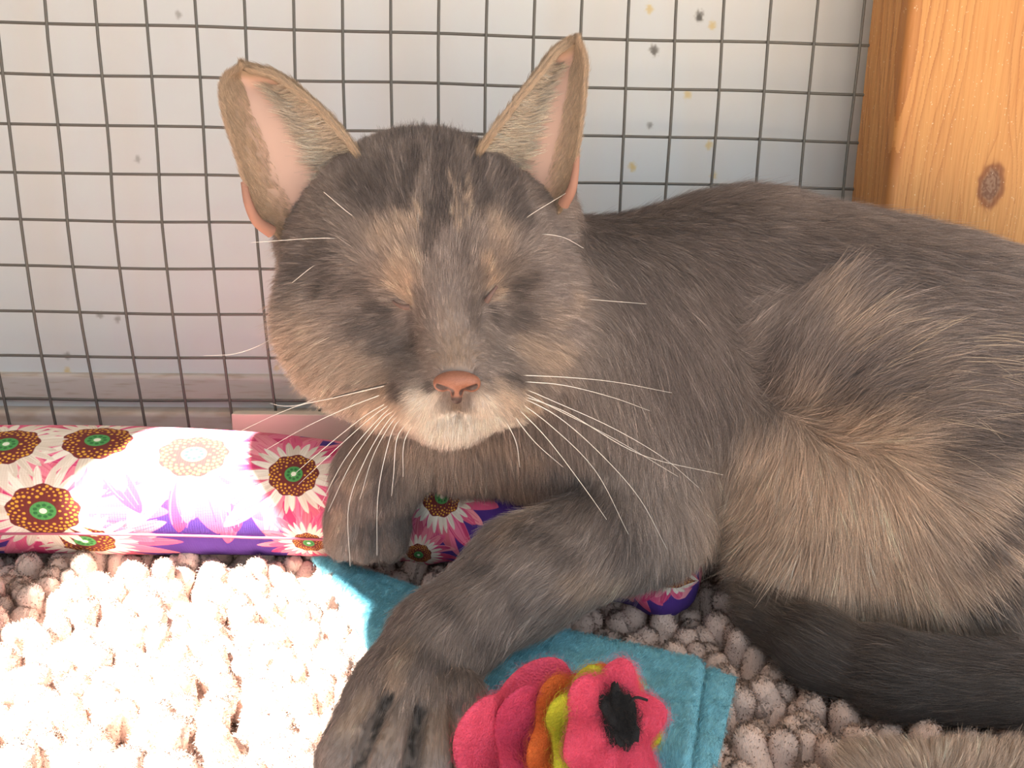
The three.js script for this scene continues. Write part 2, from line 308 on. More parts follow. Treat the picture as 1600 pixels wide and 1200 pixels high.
const DENTS = [dent(V(-0.0303, 0.1386, -0.3020), V(-0.0303, 0.1383, -0.3020), 0.0115, 0.010), dent(V(0.0128, 0.1430, -0.3030), V(0.0128, 0.1428, -0.3030), 0.0105, 0.010), dent(V(-0.0042, 0.1118, -0.2895), V(-0.0047, 0.1043, -0.2955), 0.0013, 0.0025),
  dent(V(-0.0047, 0.1040, -0.2955), V(-0.0153, 0.1006, -0.2950), 0.0012, 0.003), dent(V(-0.0047, 0.1040, -0.2955), V(0.0064, 0.1016, -0.2952), 0.0012, 0.003),
  dent(V(-0.0233, 0.0295, -0.2425), V(-0.0325, 0.0159, -0.2195), 0.0029, 0.0014), dent(V(-0.0235, 0.0279, -0.2450), V(-0.0329, 0.0136, -0.2225), 0.0026, 0.0014), dent(V(-0.0141, 0.0264, -0.2395), V(-0.0167, 0.0148, -0.2205), 0.0029, 0.0014), dent(V(-0.0143, 0.0247, -0.2420), V(-0.0169, 0.0125, -0.2235), 0.0026, 0.0014), dent(V(-0.0032, 0.0257, -0.2410), V(-0.0006, 0.0142, -0.2210), 0.0029, 0.0014),
  dent(V(-0.0479, 0.0373, -0.3540), V(-0.0491, 0.0272, -0.3510), 0.0026, 0.0025), dent(V(-0.0384, 0.0377, -0.3530), V(-0.0386, 0.0272, -0.3510), 0.0026, 0.0025)];
for (const p of PR) { if (p.b) { p.ab = p.b.clone().sub(p.a); p.l2 = p.ab.lengthSq(); } p.ax = p.a.x; p.ay = p.a.y; p.az = p.a.z; }
function sdf(x, y, z) {
  let d = 1;
  for (let i = 0; i < PR.length; i++) {
    const p = PR[i]; let e; const dx = x - p.ax, dy = y - p.ay, dz = z - p.az;
    if (p.b) { const t = clamp((dx * p.ab.x + dy * p.ab.y + dz * p.ab.z) / p.l2); const ex = dx - p.ab.x * t, ey = dy - p.ab.y * t, ez = dz - p.ab.z * t; e = Math.sqrt(ex * ex + ey * ey + ez * ez) - (p.ra + (p.rb - p.ra) * t); }
    else { const a = dx / p.e[0], b = dy / p.e[1], c = dz / p.e[2], k0 = Math.sqrt(a * a + b * b + c * c), k1 = Math.sqrt(a * a / p.e[0] ** 2 + b * b / p.e[1] ** 2 + c * c / p.e[2] ** 2) || 1e-6; e = k0 * (k0 - 1) / k1; }
    const h = clamp(0.5 + 0.5 * (d - e) / p.k); d = d + (e - d) * h - p.k * h * (1 - h);
  }
  for (const { a, ab, l2, r, k } of DENTS) { const dx = x - a.x, dy = y - a.y, dz = z - a.z, t = clamp((dx * ab.x + dy * ab.y + dz * ab.z) / l2), e = r - Math.hypot(dx - ab.x * t, dy - ab.y * t, dz - ab.z * t), h = clamp(0.5 - 0.5 * (d - e) / k); d = d + (e - d) * h + k * h * (1 - h); }
  return Math.max(d, 0.0015 - y);
}
const grad = (p) => { const e = 0.0008; return V(sdf(p.x + e, p.y, p.z) - sdf(p.x - e, p.y, p.z), sdf(p.x, p.y + e, p.z) - sdf(p.x, p.y - e, p.z), sdf(p.x, p.y, p.z + e) - sdf(p.x, p.y, p.z - e)).normalize(); };
function surfaceNet(lo, hi, s, field = sdf) {
  const nx = Math.ceil((hi[0] - lo[0]) / s), ny = Math.ceil((hi[1] - lo[1]) / s), nz = Math.ceil((hi[2] - lo[2]) / s), sx = nx + 1, sy = ny + 1;
  const F = new Float32Array(sx * sy * (nz + 1)), at = (i, j, k) => i + sx * (j + sy * k);
  for (let k = 0; k <= nz; k++) for (let j = 0; j <= ny; j++) for (let i = 0; i <= nx; i++) F[at(i, j, k)] = field(lo[0] + i * s, lo[1] + j * s, lo[2] + k * s);
  const id = new Int32Array(F.length).fill(-1), pos = [], idx = [];
  for (let k = 0; k < nz; k++) for (let j = 0; j < ny; j++) for (let i = 0; i < nx; i++) {
    let n = 0, x = 0, y = 0, z = 0; const f = [];
    for (let c = 0; c < 8; c++) f.push(F[at(i + (c & 1), j + ((c >> 1) & 1), k + (c >> 2))]);
    const neg = f.filter((v) => v < 0).length; if (neg === 0 || neg === 8) continue;
    for (let a = 0; a < 8; a++) for (const b of [1, 2, 4]) if (!(a & b) && (f[a] < 0) !== (f[a | b] < 0)) { const t = f[a] / (f[a] - f[a | b]); n++; x += (a & 1) + (b === 1 ? t : 0); y += ((a >> 1) & 1) + (b === 2 ? t : 0); z += (a >> 2) + (b === 4 ? t : 0); }
    id[at(i, j, k)] = pos.length / 3; pos.push(lo[0] + (i + x / n) * s, lo[1] + (j + y / n) * s, lo[2] + (k + z / n) * s);
  }
  const quad = (a, b, c, d, flip) => { if (a < 0 || b < 0 || c < 0 || d < 0) return; flip ? idx.push(a, c, b, a, d, c) : idx.push(a, b, c, a, c, d); };
  for (let k = 1; k < nz; k++) for (let j = 1; j < ny; j++) for (let i = 1; i < nx; i++) {
    const o = F[at(i, j, k)] < 0;
    if (o !== (F[at(i + 1, j, k)] < 0)) quad(id[at(i, j - 1, k - 1)], id[at(i, j, k - 1)], id[at(i, j, k)], id[at(i, j - 1, k)], !o);
    if (o !== (F[at(i, j + 1, k)] < 0)) quad(id[at(i - 1, j, k - 1)], id[at(i - 1, j, k)], id[at(i, j, k)], id[at(i, j, k - 1)], !o);
    if (o !== (F[at(i, j, k + 1)] < 0)) quad(id[at(i - 1, j - 1, k)], id[at(i, j - 1, k)], id[at(i, j, k)], id[at(i - 1, j, k)], !o);
  }
  const g = new THREE.BufferGeometry(); g.setAttribute('position', new THREE.Float32BufferAttribute(pos, 3)); g.setIndex(idx); return g;
}
const cat = new THREE.Group(); cat.name = 'cat'; scene.add(cat);
tag(cat, 'grey tabby cat with closed eyes lying on the pink rug', 'cat');
const skin = surfaceNet([-0.13, 0, -0.475], [0.345, 0.215, -0.205], 0.00185);
// how the coat lies: point on the skin, direction, length (mm), lift
const FLOW = [
  [-0.0043,0.1226,-0.2887,-0.06,0.98,-0.21,2.2,0.35], [-0.0046,0.1339,-0.2939,-0.06,0.89,-0.45,2.6,0.3], [-0.0056,0.1442,-0.2992,-0.06,0.90,-0.44,3.2,0.3],
  [-0.0075,0.1548,-0.3034,-0.01,0.94,-0.33,4.5,0.3], [-0.0099,0.1677,-0.3082,-0.01,0.93,-0.37,6,0.3], [-0.0125,0.1807,-0.3166,-0.02,0.78,-0.62,7,0.3],
  [-0.0165,0.1943,-0.3294,-0.04,0.60,-0.80,8,0.35], [-0.0212,0.1497,-0.3074,-0.38,0.91,0.17,5,0.3], [-0.0279,0.1585,-0.3083,-0.49,0.84,-0.24,6,0.3],
  [-0.0304,0.1716,-0.3129,-0.32,0.75,-0.58,7,0.3], [-0.0334,0.1848,-0.3222,-0.33,0.67,-0.67,7.5,0.3], [-0.0399,0.1735,-0.3171,-0.62,0.43,-0.65,7,0.3],
  [-0.0547,0.1616,-0.3223,-0.68,0.00,-0.73,7,0.3], [0.0060,0.1544,-0.3097,0.27,0.95,0.13,5,0.3], [0.0082,0.1634,-0.3113,0.27,0.87,-0.42,6,0.3],
  [0.0059,0.1788,-0.3212,0.16,0.58,-0.80,7,0.3], [0.0011,0.1925,-0.3335,0.11,0.56,-0.82,8,0.35], [0.0201,0.1698,-0.3217,0.44,0.36,-0.82,7,0.3],
  [0.0346,0.1638,-0.3478,0.63,-0.04,-0.77,7,0.3], [-0.0266,0.1322,-0.3160,-0.86,-0.47,-0.22,4,0.3], [-0.0334,0.1417,-0.3151,-0.98,0.13,0.13,5,0.3],
  [-0.0407,0.1297,-0.3159,-0.93,-0.36,0.12,7,0.3], [-0.0445,0.1487,-0.3130,-0.91,-0.14,-0.39,7,0.3], [-0.0599,0.1451,-0.3222,-0.75,-0.31,-0.59,8,0.35],
  [-0.0686,0.1321,-0.3281,-0.61,-0.43,-0.66,9,0.4], [-0.0558,0.1165,-0.3203,-0.64,-0.60,-0.48,9,0.4], [-0.0410,0.1104,-0.3154,-0.71,-0.60,-0.38,8,0.35],
  [-0.0260,0.1173,-0.3072,-0.71,-0.46,-0.53,5,0.3], [-0.0184,0.1129,-0.2957,-0.83,-0.49,-0.28,4,0.3], [-0.0209,0.1031,-0.2976,-0.38,-0.65,-0.66,5,0.35],
  [-0.0372,0.0964,-0.3217,-0.39,-0.66,-0.64,8,0.4], [-0.0139,0.1246,-0.2950,-0.55,-0.37,-0.75,3,0.3], [0.0050,0.1247,-0.2956,0.53,-0.36,-0.77,3,0.3],
  [0.0107,0.1153,-0.2965,0.81,-0.52,-0.27,4,0.3], [0.0156,0.1051,-0.2998,0.38,-0.64,-0.67,5,0.35], [0.0135,0.1326,-0.3162,0.89,-0.45,-0.06,4.5,0.3],
  [0.0233,0.1205,-0.3167,0.78,-0.53,-0.33,7,0.3], [0.0279,0.1393,-0.3206,0.84,-0.24,-0.49,8,0.35], [0.0388,0.1475,-0.3343,0.59,-0.35,-0.73,8,0.35],
  [0.0334,0.1244,-0.3227,0.59,-0.61,-0.53,8,0.4], [0.0264,0.1073,-0.3204,0.38,-0.64,-0.67,8,0.4], [0.0169,0.1421,-0.3171,1.00,0.00,-0.09,5,0.3],
  [0.0250,0.1538,-0.3183,0.71,0.01,-0.70,7,0.3], [-0.0095,0.1063,-0.2949,-0.11,-0.82,-0.56,3,0.3], [0.0007,0.1063,-0.2949,0.09,-0.74,-0.66,3,0.3],
  [-0.0048,0.0981,-0.2988,-0.00,-0.90,-0.44,5,0.35], [-0.0144,0.0944,-0.3031,-0.19,-0.75,-0.64,6,0.4], [0.0064,0.0788,-0.3558,0.27,-0.95,-0.16,6,0.4],
  [-0.0252,0.0666,-0.3573,-0.28,-0.96,0.06,14,0.3], [-0.0032,0.0620,-0.3625,0.00,-0.91,-0.42,14,0.3], [0.0190,0.0672,-0.3562,0.19,-0.92,-0.35,14,0.3],
  [0.0342,0.0823,-0.3443,0.22,-0.98,-0.03,14,0.3], [0.0432,0.1060,-0.3371,0.31,-0.88,-0.37,14,0.3], [0.0528,0.1550,-0.3649,0.54,-0.54,0.65,13,0.25],
  [0.0759,0.1675,-0.3891,0.52,-0.10,0.85,13,0.3], [0.0700,0.1433,-0.3519,0.44,-0.62,0.65,13,0.22], [0.0688,0.1191,-0.3386,0.28,-0.91,0.31,13,0.22],
  [0.0822,0.0939,-0.3336,0.33,-0.94,0.02,14,0.25], [0.0699,0.0703,-0.3309,-0.01,-0.94,0.33,13,0.25], [0.0951,0.0660,-0.3355,0.25,-0.97,0.04,14,0.3],
  [0.1004,0.1687,-0.3728,0.68,-0.18,0.71,14,0.3], [0.0955,0.1442,-0.3479,0.52,-0.65,0.56,14,0.25], [0.0994,0.1174,-0.3358,0.41,-0.88,0.23,14,0.25],
  [0.1279,0.1746,-0.3731,0.89,-0.19,0.41,15,0.35], [0.1207,0.1525,-0.3463,0.74,-0.37,0.56,15,0.25], [0.1138,0.1281,-0.3347,0.67,0.74,-0.00,14,0.25],
  [0.1507,0.1677,-0.3585,0.75,-0.27,0.60,15,0.35], [0.1676,0.1544,-0.3340,0.83,-0.24,0.50,15,0.3], [0.1910,0.1528,-0.3292,0.95,-0.22,0.23,15,0.3],
  [0.2122,0.1505,-0.3295,0.98,-0.17,-0.10,15,0.3], [0.1271,0.1099,-0.3239,0.35,0.94,0.05,20,0.35], [0.1364,0.1347,-0.3278,0.62,0.76,-0.17,20,0.3],
  [0.1460,0.1216,-0.3175,0.74,0.66,0.08,20,0.3], [0.1616,0.1319,-0.3160,0.95,0.21,0.22,17,0.25], [0.1602,0.1091,-0.3075,0.87,0.43,0.23,18,0.3],
  [0.1829,0.1263,-0.3083,0.99,-0.07,0.12,16,0.25], [0.1781,0.0961,-0.3008,0.98,-0.04,0.22,18,0.3], [0.1987,0.1038,-0.3004,0.96,-0.26,0.10,17,0.28],
  [0.1445,0.0973,-0.3136,0.62,0.72,0.30,16,0.5], [0.1205,0.0875,-0.3286,-0.15,-0.95,-0.27,18,0.4], [0.1316,0.0793,-0.3210,-0.03,-1.00,0.07,20,0.45],
  [0.1480,0.0776,-0.3106,0.15,-0.96,0.25,20,0.45], [0.1198,0.0578,-0.3349,-0.21,-0.83,-0.52,20,0.45], [0.1214,0.0318,-0.3416,-0.24,-0.56,-0.80,22,0.4],
  [0.1286,0.0500,-0.3195,-0.25,-0.93,-0.26,22,0.4], [0.1426,0.0541,-0.3099,-0.01,-1.00,0.04,22,0.4], [0.1593,0.0571,-0.3026,0.39,-0.90,0.20,22,0.35],
  [0.1343,0.0240,-0.3211,-0.02,-0.86,-0.51,22,0.4], [0.1558,0.0162,-0.3192,0.28,-0.86,-0.44,22,0.4], [0.1694,0.0287,-0.3059,0.45,-0.83,-0.33,22,0.35],
  [0.1790,0.0586,-0.2931,0.69,-0.72,0.09,20,0.3], [0.1893,0.0335,-0.2963,0.60,-0.77,-0.23,20,0.35], [0.1981,0.0743,-0.2920,0.81,-0.57,0.17,18,0.28],
  [0.2096,0.0334,-0.2962,0.68,-0.68,-0.28,20,0.35], [0.0504,0.0606,-0.3200,-0.45,-0.24,0.86,11,0.25], [0.0738,0.0528,-0.3194,0.07,-0.92,0.39,12,0.25],
  [0.0861,0.0371,-0.3235,0.08,-0.92,-0.39,13,0.3], [0.0571,0.0366,-0.3072,-0.73,-0.54,0.41,11,0.28], [0.0311,0.0575,-0.3018,-0.61,-0.11,0.78,10,0.25],
  [0.0351,0.0447,-0.2906,-0.75,-0.28,0.59,10,0.25], [0.0114,0.0477,-0.2845,-0.71,-0.38,0.59,9.5,0.25], [0.0159,0.0363,-0.2777,-0.62,-0.61,0.50,9.5,0.28],
  [-0.0064,0.0429,-0.2701,-0.54,-0.28,0.79,9,0.25], [-0.0019,0.0322,-0.2594,-0.36,-0.60,0.71,8.5,0.28], [-0.0180,0.0345,-0.2480,-0.37,-0.44,0.82,8,0.25],
  [-0.0117,0.0293,-0.2418,-0.12,-0.64,0.76,7,0.25], [-0.0259,0.0254,-0.2447,-0.36,-0.43,0.83,4.5,0.25], [-0.0322,0.0202,-0.2297,-0.28,-0.63,0.73,3,0.25],
  [-0.0347,0.0162,-0.2262,-0.32,-0.92,0.24,3,0.25], [-0.0249,0.0221,-0.2238,-0.12,-0.49,0.86,3,0.22], [-0.0255,0.0194,-0.2203,-0.16,-0.77,0.62,3,0.22],
  [-0.0091,0.0215,-0.2274,0.08,-0.50,0.86,3,0.22], [-0.0089,0.0177,-0.2222,0.08,-0.77,0.63,3,0.22], [0.0024,0.0170,-0.2334,0.21,-0.65,0.73,3,0.22],
  [-0.0333,0.0726,-0.3567,-0.28,-0.93,0.24,10,0.28], [-0.0470,0.0614,-0.3553,-0.36,-0.91,0.18,9,0.28], [-0.0253,0.0607,-0.3576,0.07,-0.99,-0.14,9,0.28],
  [-0.0415,0.0478,-0.3529,-0.20,-0.97,-0.13,7,0.25], [-0.0531,0.0350,-0.3551,-0.20,-0.98,0.07,5,0.25], [-0.0432,0.0330,-0.3527,0.03,-0.91,0.42,5,0.25],
  [-0.0323,0.0351,-0.3550,0.16,-0.94,0.31,5,0.25], [0.1208,0.0201,-0.3043,-0.38,-0.07,-0.92,11,0.25], [0.1328,0.0180,-0.2772,-0.79,0.27,-0.56,12,0.22],
  [0.1504,0.0181,-0.2644,-0.86,-0.07,-0.51,13,0.22], [0.1718,0.0151,-0.2608,-0.99,-0.01,-0.12,13,0.22], [0.1908,0.0144,-0.2578,-0.99,-0.06,-0.10,13,0.22],
  [0.1300,0.0164,-0.2224,-0.38,0.22,-0.90,7,0.4], [0.1495,0.0166,-0.2218,0.56,0.31,-0.77,7,0.4], [0.1665,0.0164,-0.2202,0.67,0.34,-0.66,7,0.4],
];
// colours: [from, to, radius, tone, weight]
const COLS = [
  [-0.0231,0.2003,-0.3407,-0.0087,0.2008,-0.3447,0.0139,'dark',1.2], [-0.0405,0.1824,-0.3235,-0.0305,0.1738,-0.3142,0.0063,'dark',1.5], [-0.0107,0.1944,-0.3305,-0.0100,0.1699,-0.3091,0.0037,'dark',5],
  [-0.0198,0.1919,-0.3263,-0.0232,0.1740,-0.3127,0.0027,'dark',5], [0.0016,0.1925,-0.3338,0.0035,0.1743,-0.3157,0.0030,'dark',5], [0.0134,0.1881,-0.3403,0.0153,0.1721,-0.3202,0.0066,'dark',2],
  [-0.0042,0.1876,-0.3247,-0.0027,0.1570,-0.3051,0.0017,'dark',4], [-0.0132,0.1742,-0.3116,-0.0139,0.1590,-0.3053,0.0016,'dark',3], [-0.0289,0.1871,-0.3228,-0.0328,0.1737,-0.3147,0.0034,'dark',3],
  [-0.0067,0.1831,-0.3198,-0.0057,0.1674,-0.3084,0.0009,'tan',6], [-0.0016,0.1831,-0.3219,-0.0008,0.1700,-0.3107,0.0010,'tan',5], [-0.0179,0.1741,-0.3118,-0.0189,0.1665,-0.3082,0.0012,'tan',3],
  [-0.0065,0.1591,-0.3052,-0.0048,0.1442,-0.2994,0.0059,'grey',2.6], [-0.0246,0.1674,-0.3096,-0.0291,0.1629,-0.3094,0.0046,'tan',1.3], [-0.0211,0.1555,-0.3061,-0.0251,0.1482,-0.3106,0.0039,'tan',2.2],
  [-0.0200,0.1487,-0.3069,-0.0215,0.1428,-0.3111,0.0023,'cream',2], [0.0081,0.1700,-0.3144,0.0105,0.1633,-0.3123,0.0042,'tan',1.2], [0.0060,0.1544,-0.3097,0.0080,0.1459,-0.3140,0.0023,'cream',1.6],
  [-0.0493,0.1575,-0.3162,-0.0630,0.1516,-0.3275,0.0062,'dark',1], [-0.0365,0.1466,-0.3129,-0.0494,0.1484,-0.3155,0.0047,'dark',1.3], [-0.0285,0.1354,-0.3163,-0.0335,0.1393,-0.3155,0.0026,'dark',2.5],
  [-0.0217,0.1375,-0.3129,-0.0192,0.1275,-0.3092,0.0012,'dark',3], [0.0074,0.1412,-0.3143,0.0087,0.1352,-0.3144,0.0014,'dark',3], [-0.0043,0.1092,-0.2944,-0.0043,0.1050,-0.2979,0.0016,'brown',3],
  [-0.0143,0.1161,-0.2943,-0.0125,0.1150,-0.2931,0.0013,'dark',3], [0.0055,0.1173,-0.2937,0.0066,0.1180,-0.2949,0.0013,'dark',3], [-0.0515,0.1454,-0.3167,-0.0516,0.1447,-0.3167,0.0019,'black',3],
  [-0.0313,0.1297,-0.3163,-0.0405,0.1345,-0.3155,0.0048,'dark',0.6], [-0.0217,0.1258,-0.3120,-0.0312,0.1240,-0.3145,0.0033,'dark',0.5], [0.0156,0.1457,-0.3164,0.0190,0.1493,-0.3159,0.0038,'dark',1.8],
  [0.0158,0.1349,-0.3170,0.0194,0.1373,-0.3175,0.0043,'dark',1.2], [0.0342,0.1616,-0.3427,0.0392,0.1520,-0.3394,0.0077,'grey',1], [-0.0205,0.1353,-0.3120,-0.0217,0.1303,-0.3134,0.0019,'grey',2],
  [-0.0046,0.1319,-0.2928,-0.0045,0.1258,-0.2896,0.0053,'brown',1.8], [-0.0063,0.1422,-0.2979,-0.0067,0.1380,-0.2959,0.0040,'tan',1], [-0.0606,0.1236,-0.3217,-0.0512,0.1093,-0.3200,0.0109,'tan',2.2],
  [-0.0763,0.1423,-0.3432,-0.0672,0.1169,-0.3300,0.0079,'tan',2], [-0.0634,0.1561,-0.3302,-0.0690,0.1461,-0.3328,0.0065,'grey',1.2], [0.0277,0.1489,-0.3207,0.0359,0.1337,-0.3259,0.0072,'grey',1.5],
  [0.0208,0.1254,-0.3164,0.0283,0.1201,-0.3192,0.0057,'tan',1.2], [-0.0074,0.1442,-0.2990,-0.0062,0.1380,-0.2959,0.0067,'grey',2], [-0.0408,0.1202,-0.3153,-0.0310,0.1117,-0.3102,0.0058,'tan',1.3],
  [-0.0261,0.1123,-0.3020,-0.0236,0.1117,-0.2987,0.0023,'dark',2.5], [-0.0209,0.1031,-0.2976,-0.0341,0.1005,-0.3159,0.0060,'cream',4], [-0.0162,0.1091,-0.2945,-0.0174,0.1036,-0.2959,0.0045,'white',4],
  [-0.0118,0.1008,-0.2975,-0.0211,0.0998,-0.3008,0.0041,'white',6], [0.0126,0.1171,-0.2990,0.0170,0.1157,-0.3031,0.0020,'dark',2.5], [0.0108,0.1098,-0.2953,0.0202,0.1027,-0.3184,0.0050,'cream',3.5],
  [0.0074,0.1083,-0.2946,0.0087,0.1036,-0.2967,0.0041,'white',4], [0.0065,0.1006,-0.2989,0.0157,0.0946,-0.3248,0.0041,'white',5], [0.0283,0.1201,-0.3192,0.0334,0.1244,-0.3227,0.0053,'tan',0.9],
  [-0.0096,0.0981,-0.2987,-0.0009,0.0980,-0.2995,0.0051,'white',7], [-0.0061,0.1020,-0.2976,-0.0027,0.1020,-0.2977,0.0032,'white',4], [0.0305,0.1368,-0.3219,0.0386,0.1406,-0.3302,0.0048,'tan',0.8],
  [-0.0226,0.0601,-0.3593,0.0193,0.0601,-0.3598,0.0085,'tan',1], [-0.0251,0.0726,-0.3568,0.0267,0.0750,-0.3499,0.0061,'tan',1.1], [-0.0151,0.0469,-0.3796,0.0141,0.0508,-0.3690,0.0027,'grey',1.2],
  [0.0628,0.1623,-0.3783,0.1015,0.1713,-0.3775,0.0171,'body',2], [0.0700,0.1433,-0.3519,0.0894,0.1070,-0.3346,0.0187,'body',2], [0.1094,0.1569,-0.3535,0.1898,0.1506,-0.3264,0.0220,'body',2.4],
  [0.1023,0.1372,-0.3420,0.1076,0.0798,-0.3359,0.0043,'dark',1.2], [0.1182,0.1187,-0.3301,0.1188,0.1036,-0.3278,0.0069,'dark',1.4], [0.1328,0.1414,-0.3335,0.1397,0.1210,-0.3202,0.0054,'tan',0.7],
  [0.1509,0.1312,-0.3197,0.1644,0.1141,-0.3072,0.0064,'tan',0.4], [0.1397,0.1090,-0.3171,0.1972,0.1243,-0.3069,0.0118,'body',2], [0.1464,0.1001,-0.3128,0.1646,0.1047,-0.3052,0.0074,'dark',1],
  [0.1518,0.0832,-0.3095,0.1533,0.0910,-0.3091,0.0080,'tan',1], [0.1256,0.0777,-0.3258,0.1541,0.0786,-0.3077,0.0162,'cream',2.2], [0.1209,0.0438,-0.3343,0.1563,0.0362,-0.3075,0.0227,'cream',2.6],
  [0.1383,0.0173,-0.3228,0.1747,0.0162,-0.3136,0.0173,'cream',2.2], [0.1641,0.0502,-0.3005,0.1749,0.0307,-0.3020,0.0109,'tan',1.6], [0.1717,0.0909,-0.3014,0.2061,0.1062,-0.3009,0.0069,'dark',3],
  [0.1762,0.0704,-0.2953,0.2058,0.0925,-0.2971,0.0043,'tan',2], [0.1808,0.0614,-0.2926,0.2056,0.0788,-0.2934,0.0035,'dark',4], [0.1808,0.0480,-0.2937,0.2058,0.0672,-0.2908,0.0044,'tan',2.4],
  [0.1882,0.0367,-0.2951,0.2076,0.0545,-0.2906,0.0034,'dark',4], [0.1923,0.0169,-0.3068,0.2139,0.0363,-0.2958,0.0077,'tan',1.6], [0.0449,0.0622,-0.3379,0.0626,0.0523,-0.3141,0.0075,'dark',1.1],
  [0.0215,0.0592,-0.3039,0.0405,0.0491,-0.2976,0.0037,'dark',1.2], [0.0334,0.0576,-0.3278,0.0166,0.0578,-0.3011,0.0037,'tan',1], [0.0069,0.0503,-0.2896,0.0206,0.0392,-0.2815,0.0033,'dark',1],
  [0.0403,0.0430,-0.2941,0.0631,0.0343,-0.3120,0.0049,'tan',0.8], [-0.0065,0.0440,-0.2725,0.0068,0.0317,-0.2685,0.0027,'dark',1], [-0.0164,0.0370,-0.2554,-0.0060,0.0312,-0.2534,0.0044,'dark',1],
  [-0.0218,0.0323,-0.2444,-0.0187,0.0377,-0.2582,0.0030,'tan',1.2], [-0.0368,0.0206,-0.2353,-0.0318,0.0262,-0.2435,0.0030,'tan',1.3], [-0.0247,0.0248,-0.2449,-0.0326,0.0124,-0.2254,0.0011,'black',9],
  [-0.0147,0.0219,-0.2423,-0.0167,0.0113,-0.2265,0.0011,'black',9], [-0.0243,0.0237,-0.2275,-0.0247,0.0252,-0.2316,0.0041,'brown',1], [-0.0092,0.0223,-0.2292,-0.0074,0.0242,-0.2328,0.0058,'brown',1],
  [0.0675,0.0152,-0.3167,0.0414,0.0188,-0.2952,0.0054,'tan',0.7], [-0.0306,0.0671,-0.3559,-0.0360,0.0564,-0.3532,0.0056,'dark',1], [-0.0446,0.0715,-0.3597,-0.0470,0.0614,-0.3553,0.0056,'tan',1.2],
  [-0.0590,0.0340,-0.3575,-0.0562,0.0425,-0.3586,0.0047,'tan',1.4], [-0.0432,0.0386,-0.3538,-0.0310,0.0373,-0.3568,0.0063,'dark',1], [-0.0390,0.0774,-0.3594,-0.0306,0.0781,-0.3573,0.0039,'tan',1],
  [0.1194,0.0197,-0.3076,0.1308,0.0176,-0.2780,0.0137,'tail',5], [0.1308,0.0176,-0.2780,0.1540,0.0159,-0.2619,0.0156,'tail',5], [0.1540,0.0159,-0.2619,0.1927,0.0136,-0.2571,0.0155,'tail',5],
  [0.1193,0.0150,-0.2246,0.1685,0.0165,-0.2201,0.0068,'tan',3],
];
const TONE = { body: [0.172, 0.145, 0.14], dark: [0.112, 0.096, 0.094], black: [0.03, 0.026, 0.024], grey: [0.31, 0.262, 0.25], tan: [0.56, 0.43, 0.34], cream: [0.74, 0.56, 0.43], white: [0.93, 0.83, 0.73], brown: [0.32, 0.24, 0.185], tail: [0.082, 0.069, 0.065] };
const BASE = [0.325, 0.272, 0.25];
function coatColour(p) {
  let w = 0.55, c = [BASE[0] * w, BASE[1] * w, BASE[2] * w];
  const wx = p.x + 0.0022 * n3(p.x * 160, p.y * 160, p.z * 160), wy = p.y + 0.0022 * n3(p.x * 160 + 40, p.y * 160, p.z * 160);
  for (const [ax, ay, az, bx, by, bz, r, tone, wt] of COLS) {
    const ux = bx - ax, uy = by - ay, uz = bz - az, l2 = ux * ux + uy * uy + uz * uz, t = l2 > 1e-10 ? clamp(((wx - ax) * ux + (wy - ay) * uy + (p.z - az) * uz) / l2) : 0;
    const d2 = (wx - ax - ux * t) ** 2 + (wy - ay - uy * t) ** 2 + (p.z - az - uz * t) ** 2;
    if (d2 > r * r * 5) continue; const q = wt * Math.exp(-1.3 * d2 / (r * r)), T = TONE[tone]; w += q; c[0] += T[0] * q; c[1] += T[1] * q; c[2] += T[2] * q;
  }
  return [c[0] / w, c[1] / w, c[2] / w];
}
function coatFlow(p, n) {
  let sw = 0, fx = 0, fy = 0, fz = 0, len = 0, lift = 0;
  for (const g of FLOW) { const d2 = (p.x - g[0]) ** 2 + (p.y - g[1]) ** 2 + (p.z - g[2]) ** 2, w = 1 / (d2 * d2 + 1e-10); sw += w; fx += g[3] * w; fy += g[4] * w; fz += g[5] * w; len += g[6] * w; lift += g[7] * w; }
  const f = V(fx, fy, fz); f.addScaledVector(n, -f.dot(n)); if (f.lengthSq() < 1e-12) f.set(0, -1, 0); f.normalize();
  return { f, len: len / sw / 1000, lift: lift / sw };
}
const EYE = [[V(-0.0233, 0.1402, -0.3100), 0.0042], [V(0.0075, 0.1448, -0.3100), 0.0036]];
{
  const p = skin.attributes.position, nor = new Float32Array(p.count * 3), col = new Float32Array(p.count * 3), q = V(0, 0, 0);
  for (let i = 0; i < p.count; i++) {
    q.set(p.getX(i), p.getY(i), p.getZ(i)); const n = grad(q); nor.set([n.x, n.y, n.z], i * 3);
    const c = coatColour(q).map((v) => v * 0.8); col.set(c, i * 3);
  }
  skin.setAttribute('normal', new THREE.BufferAttribute(nor, 3)); skin.setAttribute('color', new THREE.BufferAttribute(col, 3));
}
